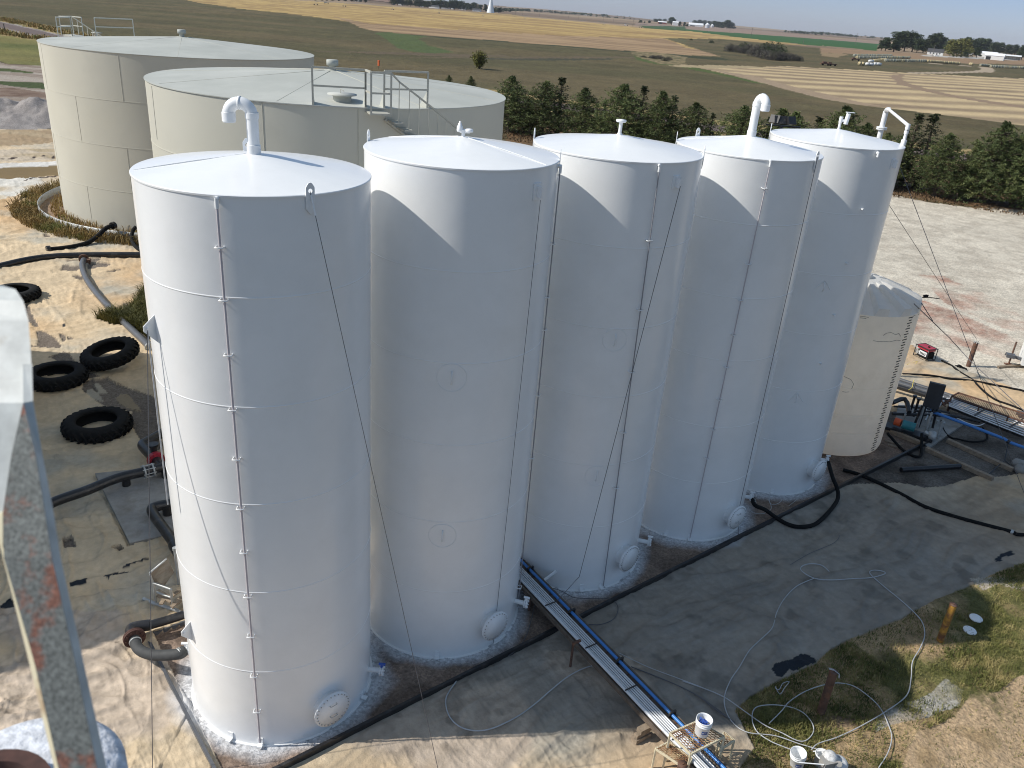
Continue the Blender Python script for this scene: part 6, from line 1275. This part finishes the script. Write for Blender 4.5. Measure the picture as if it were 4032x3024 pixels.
hs_=gable('h',1240,378,17,10,3.3,6.6,-.45,'white farmhouse with a dark grey roof under the trees','wallw','roofd','farmhouse',wins=(('f',-5,1.2,1.3,1.3),('f',-1.5,1.2,1.3,1.3),('f',5,1.2,1.3,1.3)),doors=(('f',2,0,1.2,2.2),))
gable('f',295,183,30,16,7,10,-.1,'red sided barn with a white roof at the far farm','redwall','roofw','barn',doors=(('f',-6,0,10,6),))
gable('f',437,198,18,14,10,13,-.1,'tall white shed beside the dark tree at the far farm','wallw','roofw','farm_shed')
gable('f',660,212,50,22,7,13,-.1,'wide low white farm building left of the grain bins','wallw','roofw','farm_shed',doors=(('f',-12,0,16,4.5),))
for i,(x,yb,yt,r_) in enumerate(((785,225,165,7.5),(838,224,178,6))):
    P=g('f',x,yb); hh=zat('f',x,yt,P); b_=thing('grain_bin',('larger','smaller')[i]+' silver grain bin at the far farm','grain bin',P,'silver grain bins at the far farm'); m=MB(); m.lathe([(r_,0),(r_,hh*.68)],P,28); m.build('bin_wall',M['silver'],b_); m=MB(); m.lathe([(r_+.2,hh*.67),(r_*.2,hh*.97),(r_*.2,hh),(0,hh)],P,28); m.build('bin_roof',M['roofw'],b_)
gable('d',790,38,62,14,5.5,8,-.12,'long low tan building at the town edge','brownwall','brownroof','town_building',doors=(('f',-26,0,3,3),))
gable('d',925,52,20,14,5,9,-.12,'tan house beside the long low building at the town edge','brownwall','brownroof','town_house')
for i,(x,y,L,c_) in enumerate(sorted(((1045,58,10,'wallw'),(1270,78,9,'wallw'),(1395,90,16,'wallw'),(1440,94,8,'wallw'),(1540,98,22,'wallw'),(1590,100,14,'wallw'),(1720,112,14,'wallw'),(1870,126,18,'wallw'),(1895,128,9,'wallw'),(580,16,10,'wallw')))):
    gable('d',x,y,L,8,3.6,6,-.2+.1*(i%3),'small pale house, '+nth(i)+' under the town trees',c_,'roofd','town_house')
gable('e',1120,182,26,14,6,10,.3,'small white barn on the far brown fields','wallw','roofw','far_barn')
gable('e',1085,172,20,14,6,9,.0,'pale house beside the small white barn on the far brown fields','brownwall','roofd','far_house')
gable('h',383,214,9,5,3,4,0,'tiny white trailer parked in the far field','wallw','roofw','field_trailer','trailer') if False else gable('h',383,214,9,5,3,4,0,'tiny white shed in the far field beyond the green crop','wallw','roofw','field_shed')
# water tower
P=g('d',2022,140); wt=thing('water_tower','white water tower with a slender stem flaring at the base','water tower',P); m=MB()
m.lathe([(8.6,0),(8.2,1.5),(5.4,13),(3.6,21),(3.0,27),(2.8,40),(2.8,62),(5,66)],P,32); m.build('tower_stem',M['tower'],wt)
m=MB(); m.lathe([(5,65),(13,71),(15,78),(13,85),(7,90),(0,92)],P,32); m.build('tower_tank',M['tower'],wt)
# poles
def upole(w,x,yb,yt,label,lean=0,r=.16,arm=True):
    P=g(w,x,yb); h_=zat(w,x+lean,yt,P); t=thing('utility_pole',label,'utility pole',P,'wooden utility poles'); m=MB(); tp=g(w,x,yb)+UP*h_+Vector((lean*.02,0,0)); m.tube([P,tp],[r*1.2,r*.8],7); m.build('pole_shaft',M['polewood'],t)
    if arm: m=MB(); m.bar(tp-UP*.6-Vector((1.2,0,0)),tp-UP*.6+Vector((1.2,0,0)),.12,.14); m.build('cross_arm',M['polewood'],t)
PO=[('e',352,190,118),('e',436,170,125),('e',620,185,140),('e',935,200,170),('e',1045,212,160),('e',1425,238,185),('e',1635,290,215),('e',1315,225,155),('f',1262,330,218),('f',1830,400,325),('f',787,280,250),('f',1032,268,185),('h',375,262,140),('h',1215,385,265)]
PO.sort(key=lambda q:W[q[0]][0]+q[1]*W[q[0]][2])
for i,(w,x,yb,yt) in enumerate(PO): upole(w,x,yb,yt,'thin utility pole, '+nth(i)+' across the far fields',r=.2 if w!='h' else .22)
P=g('e',167,135); t=thing('lattice_pole','tall thin pole with many cross arms right of the water tower','utility pole',P); h_=zat('e',167,58,P); m=MB(); m.tube([P,P+UP*h_],.35,6); m.build('pole_shaft',M['polewood'],t)
for k in range(4): m=MB(); m.bar(P+UP*(h_*(.55+.13*k))-Vector((8,0,0)),P+UP*(h_*(.55+.13*k))+Vector((20,0,0)),.35,.35); m.build('cross_arm',M['polewood'],t)
for i,(x,yb,yt) in enumerate(((68,445,320),(612,506,460))):
    P=g('a',x,yb); t=thing('roadside_post',('nearer the left edge','nearer the tan tank')[i]+', a short dark post beside the road','post',P,'short posts beside the road'); h_=zat('a',x-8,yt,P); m=MB(); m.tube([P,P+UP*h_],.12,7); m.build('post_shaft',M['polewood'],t)
# irrigation pivot
def pivot(tw,label):
    Pts=[g(w,x,y) for w,x,y in tw]; root=thing('irrigation_pivot',label,'irrigation',Pts[0]); 
    for a,P in enumerate(Pts):
        nxt=Pts[min(a+1,len(Pts)-1)]-Pts[max(a-1,0)]; d=Vector((-nxt.y,nxt.x,0)).normalized(); m=MB()
        m.tube([P+d*2,P+UP*3.6],.09,5); m.tube([P-d*2,P+UP*3.6],.09,5); m.bar(P+d*2+UP*.5,P-d*2+UP*.5,.15,.15); tw_=m.build('tower_frame',M['galv'],root)
        for s_ in(-1,1): m=MB(); c=P+d*2*s_+UP*.6; m.cyl(c-nxt.normalized()*.18,c+nxt.normalized()*.18,.62,n=14); m.build('tower_wheel',M['black'],tw_)
    for a,b in zip(Pts[:-1],Pts[1:]):
        m=MB(); m.tube([a+UP*3.7,(a+b)/2+UP*4.6,b+UP*3.7],.11,5); m.tube([a+UP*3.5,(a+b)/2+UP*3.1,b+UP*3.5],.03,4); m.build('span_pipe',M['galv'],root)
pivot([('d',120,55),('d',432,72),('d',958,108),('d',1460,146),('d',1940,180),('e',462,213),('e',905,246),('e',1322,275),('e',1722,303),('e',2095,330)],'long wheeled irrigation pivot stretching across the gold field')
# hay bales in rows
def balerow(w,a,b,n,r,label,mat,grp,jit=.15):
    A=g(w,*a); B=g(w,*b); d=(B-A).normalized(); st=(B-A).length/(n-1); base=None
    for i in range(n):
        P=A.lerp(B,i/(n-1)); lb_='round hay bale, '+(nth(i) if i else 'at the left end')+' in the '+label
        if base is None:
            m=MB(); L=min(st*.94,1.75); m.lathe([(r*.2,-L/2-.03),(r*.85,-L/2-.02),(r,-L/2+.08),(r*1.01,0),(r,L/2-.08),(r*.85,L/2+.02),(0,L/2+.03)],(0,0,0),16,disc_frame(d)); base=m.build('hay_bale',M[mat]); o=base
        else: o=base.copy(); C.objects.link(o)
        o.location=P+UP*(r*.96)+Vector((random.gauss(0,jit),random.gauss(0,jit),0)); tag(o,lb_,'hay bale',grp)
random.seed(5)
balerow('h',(395,420),(960,418),52,1.0,'longest and highest bale row','haybale','bales of the longest row') 
balerow('h',(365,398),(760,396),40,1.0,'back line of the longest bale row','haybale','bales of the back line')
balerow('h',(575,455),(700,440),12,.85,'short pale row below the longest one','hayold','bales of the short pale row')
balerow('h',(705,452),(1145,456),34,.95,'middle green-grey bale row','haybale','bales of the middle row')
balerow('h',(1160,458),(1500,482),24,.95,'straw coloured bale row','hayold','bales of the straw coloured row')
balerow('h',(1740,500),(1840,506),8,.9,'short row by the track bend','haybale','bales of the short row by the track')
balerow('h',(1850,515),(2500,542),40,.95,'bale row at the right edge','haybale','bales of the right edge row')
for i,(x,y) in enumerate(((1625,490),(1642,492))): 
    P=g('h',x,y); m=MB(); m.lathe([(.2,-.8),(1,-.7),(1,.7),(0,.8)],P+UP*.95,16,disc_frame(Vector((.6,.6+i,0)))); obj1(m,'hay_bale','hayold',('left','right')[i]+' one of two lone round bales between the rows','hay bale','two lone bales')
for i,(x,y,ww) in enumerate(((505,492,2.2),(540,494,3.),(585,490,1.5),(625,492,3.2),(545,458,3.5))):
    P=g('h',x,y); m=MB(); m.lathe([(0,-ww/2),(.7,-ww/2+.1),(.8,0),(.7,ww/2-.1),(0,ww/2)],P+UP*.7,12,disc_frame(Vector((1,.1*i,0)))); obj1(m,'wrapped_bale','wallw','white wrapped bale, '+nth(i if i<4 else 4)+' below the hay rows','hay bale','white wrapped bales')
for i,(x,y) in enumerate(((420,490),(455,492))):
    P=g('h',x,y); m=MB(); m.lathe([(.1,-.7),(.9,-.6),(.9,.6),(0,.7)],P+UP*.85,12,disc_frame(Vector((1,.4,0)))); obj1(m,'hay_bale','hayold',('left','right')[i]+' weathered loose bale beside the white wrapped bales','hay bale','weathered loose bales')
def machine(w,x,y,label,mat,s=1):
    P=g(w,x,y); t=thing('farm_implement',label,'farm machine',P); m=MB(); m.box(P+UP*.9*s,(6*s,2*s,.5*s),.1); m.box(P+Vector((-1*s,0,1.4*s)),(2*s,1.6*s,.9*s),.1); m.build('implement_frame',M[mat],t)
    for q in(-2,2): m=MB(); c=P+Vector((q*s,-1*s,.5*s)); m.cyl(c,c+Vector((0,.3,0)),.55*s,n=12); m.build('implement_wheel',M['black'],t)
machine('h',55,492,'left dark farm implement parked above the striped field','rust',.9); machine('h',110,495,'right dark farm implement parked above the striped field','rust',.8)
machine('h',372,440,'rust red farm implement at the left end of the longest bale row','rust',.9); machine('e',1562,280,'pale roofed cart standing at the edge of the gold field','whitefit',1.1); machine('d',238,38,'grey implement parked near the top of the gold field','galv',1.2)
P=g('h',1258,392); t=thing('parked_car','small white car parked in front of the farmhouse','car',P); m=MB(); m.box(P+UP*.75,(4.4,1.8,.7)); m.box(P+UP*1.25,(2.4,1.6,.6)); m.build('car_body',M['wallw'],t)
for q in((-1.4,-.9),(1.4,-.9)): m=MB(); c=P+Vector((q[0],q[1],.35)); m.cyl(c,c+Vector((0,.25,0)),.35,n=12); m.build('wheel',M['black'],t)
# grass stuff
def blades(polytest,n,area,hr_,name,mat,label,wd=.012,seed=1,clump=.0,zb=0.):
    random.seed(seed); vs=[];fs=[]; x0,y0,x1,y1=area; k=0
    xs=rng.uniform(x0,x1,n*4); ys=rng.uniform(y0,y1,n*4); ok=polytest(xs,ys); xs=xs[ok][:n]; ys=ys[ok][:n]
    for x,y in zip(xs,ys):
        h_=random.uniform(*hr_); a=random.random()*6.283; dx,dy=math.cos(a),math.sin(a); l=h_*random.uniform(.2,1.); b=random.random()*6.283; lx,ly=math.cos(b)*l,math.sin(b)*l; w=wd*random.uniform(.6,1.4)
        o=len(vs); vs+=[(x-dx*w,y-dy*w,zb-.02),(x+dx*w,y+dy*w,zb-.02),(x+lx*.45+dx*w*.7,y+ly*.45+dy*w*.7,zb+h_*.7),(x+lx*.45-dx*w*.7,y+ly*.45-dy*w*.7,zb+h_*.7),(x+lx,y+ly,zb+h_*.85)]; fs+=[(o,o+1,o+2,o+3),(o+3,o+2,o+4)]
    m=MB(); m.v=vs; m.f=fs; m.sm=[False]*len(fs); return tag(m.build(name,M[mat]),label,'grass',None,'stuff')
nz=lambda x,y,s,o=0: fbm(x*s+o,y*s+o,4)
lp2=[(p.x,p.y) for p in lawnp]
barepoly=[(p.x,p.y) for p in Pj(9,[(2300,1050),(2150,1080),(2050,1160),(1850,1200),(1750,1330),(1500,1450),(1400,1700),(2300,1800)])]
def lt(x,y): return inpoly(x,y,lp2)&((nz(x,y,1/1.6,4)>.475)|(rng.random(len(x))<.22))&((~inpoly(x,y,barepoly))|(rng.random(len(x))<.07))
blades(lt,80000,(5,10.6,18,21),(.03,.12),'grass','grassb','patchy green and straw coloured grass on the lawn right of the white tanks',.008,1)
rA=TK[7]
def ringt(r0,r1,th): return lambda x,y:(np.hypot(x-rA[0],y-rA[1])>r0)&(np.hypot(x-rA[0],y-rA[1])<r1)&(nz(x,y,.5,9)>th)
blades(ringt(9.3,10.7,.28),16000,(-33,42,-15,60),(.15,.7),'weeds','drygrass','dry and green weeds growing outside the ring of the far left tan tank',.02,2)
blades(ringt(7.9,8.6,.30),6000,(-31,44,-15,60),(.15,.55),'weeds','drygrass','dry weeds growing against the wall of the far left tan tank',.02,3)
wp=[(p.x,p.y) for p in Pj('r',[(1180,490),(1330,470),(1400,430),(1550,450),(1700,330),(1800,150),(2100,100),(2300,500),(2100,900),(1870,760),(1800,700),(1680,620),(1540,570),(1380,560),(1280,520)])]
blades(lambda x,y: inpoly(x,y,wp),16000,(min(q[0] for q in wp),min(q[1] for q in wp),max(q[0] for q in wp),max(q[1] for q in wp)),(.15,.65),'weeds','grassw','mound of olive green weeds beside the nearest white tank',.014,4)
def rdt(x,y): d=segd(x,y,road); return (d>5)&(d<10)
blades(rdt,9000,(-160,150,-60,245),(.5,1.1),'roadside_grass','drygrass','tall straw coloured grass along the road at the upper left',.12,5)
def tst(x,y): 
    t=((x-rowA.x)*rn_.x+(y-rowA.y)*rn_.y); o=((x-rowA.x)*rp.x+(y-rowA.y)*rp.y); return (o>-3.4+1.2*nz(x,y,.4))&(o<6)&(t>0)
blades(tst,14000,(-5,60,70,105),(.06,.28),'dry_litter','litter','dry brown grass strip under the evergreen row',.05,6)
# ------------------------------------------------------------ light, camera, world
def finish():
    sc=bpy.context.scene; cd=bpy.data.cameras.new('camera'); cam=bpy.data.objects.new('camera',cd); C.objects.link(cam)
    cd.sensor_width=36; cd.sensor_fit='HORIZONTAL'; cd.lens=F/4032*36; cd.clip_start=.05; cd.clip_end=40000
    cam.matrix_world=Matrix(((right.x,up.x,-fwd.x,0),(right.y,up.y,-fwd.y,0),(right.z,up.z,-fwd.z,H),(0,0,0,1)))
    cd.dof.use_dof=True; cd.dof.focus_distance=17; cd.dof.aperture_fstop=11
    sc.camera=cam
    el=R_(SUN_EL); az=R_(SUN_AZ); sdir=Vector((math.cos(az)*math.cos(el),math.sin(az)*math.cos(el),math.sin(el)))
    sd_=bpy.data.lights.new('sun','SUN'); sd_.energy=3.85; sd_.angle=R_(.5); sd_.color=(1,.955,.88); so=bpy.data.objects.new('sun',sd_); C.objects.link(so)
    so.rotation_euler=sdir.to_track_quat('Z','Y').to_euler()
    w=bpy.data.worlds.new('World'); sc.world=w; w.use_nodes=True; nt=w.node_tree; bg=nt.nodes['Background']
    sk=nt.nodes.new('ShaderNodeTexSky'); sk.sky_type='NISHITA'; sk.sun_disc=False; sk.sun_elevation=el; sk.sun_rotation=math.atan2(sdir.x,sdir.y); sk.altitude=600; sk.air_density=1.0; sk.dust_density=.6; sk.ozone_density=2.5
    mxs=nt.nodes.new('ShaderNodeMix'); mxs.data_type='RGBA'; mxs.blend_type='MULTIPLY'; mxs.inputs['Factor'].default_value=1; 
    tcw=nt.nodes.new('ShaderNodeTexCoord'); sp=nt.nodes.new('ShaderNodeSeparateXYZ'); nt.links.new(tcw.outputs['Generated'],sp.inputs[0]); rw_=nt.nodes.new('ShaderNodeValToRGB'); e=rw_.color_ramp.elements; e[0].position=.0; e[0].color=(.44,.485,.72,1); e[1].position=.45; e[1].color=(1.16,1.02,.80,1); x_=e.new(.12); x_.color=(.32,.355,.50,1)
    nt.links.new(sp.outputs['Z'],rw_.inputs[0]); nt.links.new(rw_.outputs[0],mxs.inputs['B'])
    nt.links.new(sk.outputs[0],mxs.inputs['A']); nt.links.new(mxs.outputs['Result'],bg.inputs[0]); bg.inputs[1].default_value=.15
    sc.view_settings.view_transform='Standard'; sc.view_settings.look='None'; sc.view_settings.exposure=.25; sc.view_settings.gamma=1
    sc.cycles.filter_width=1.05; sc.cycles.max_bounces=9; sc.cycles.diffuse_bounces=7; sc.cycles.transparent_max_bounces=6
SUN_EL=40.5; SUN_AZ=188.4
finish()
hz=MB(); hz.box((0,0,50),(18600,18600,106)); hm=bpy.data.materials.new('thin_air'); hm.use_nodes=True; nt=hm.node_tree; nt.nodes.clear(); oo=nt.nodes.new('ShaderNodeOutputMaterial'); pv=nt.nodes.new('ShaderNodeVolumePrincipled'); pv.inputs['Color'].default_value=(.80,.86,.95,1); pv.inputs['Density'].default_value=.000045; pv.inputs['Anisotropy'].default_value=.1
nt.links.new(pv.outputs[0],oo.inputs['Volume']); ho=hz.build('haze',hm); ho['kind']='stuff'; ho['label']='thin pale haze over the far plain'
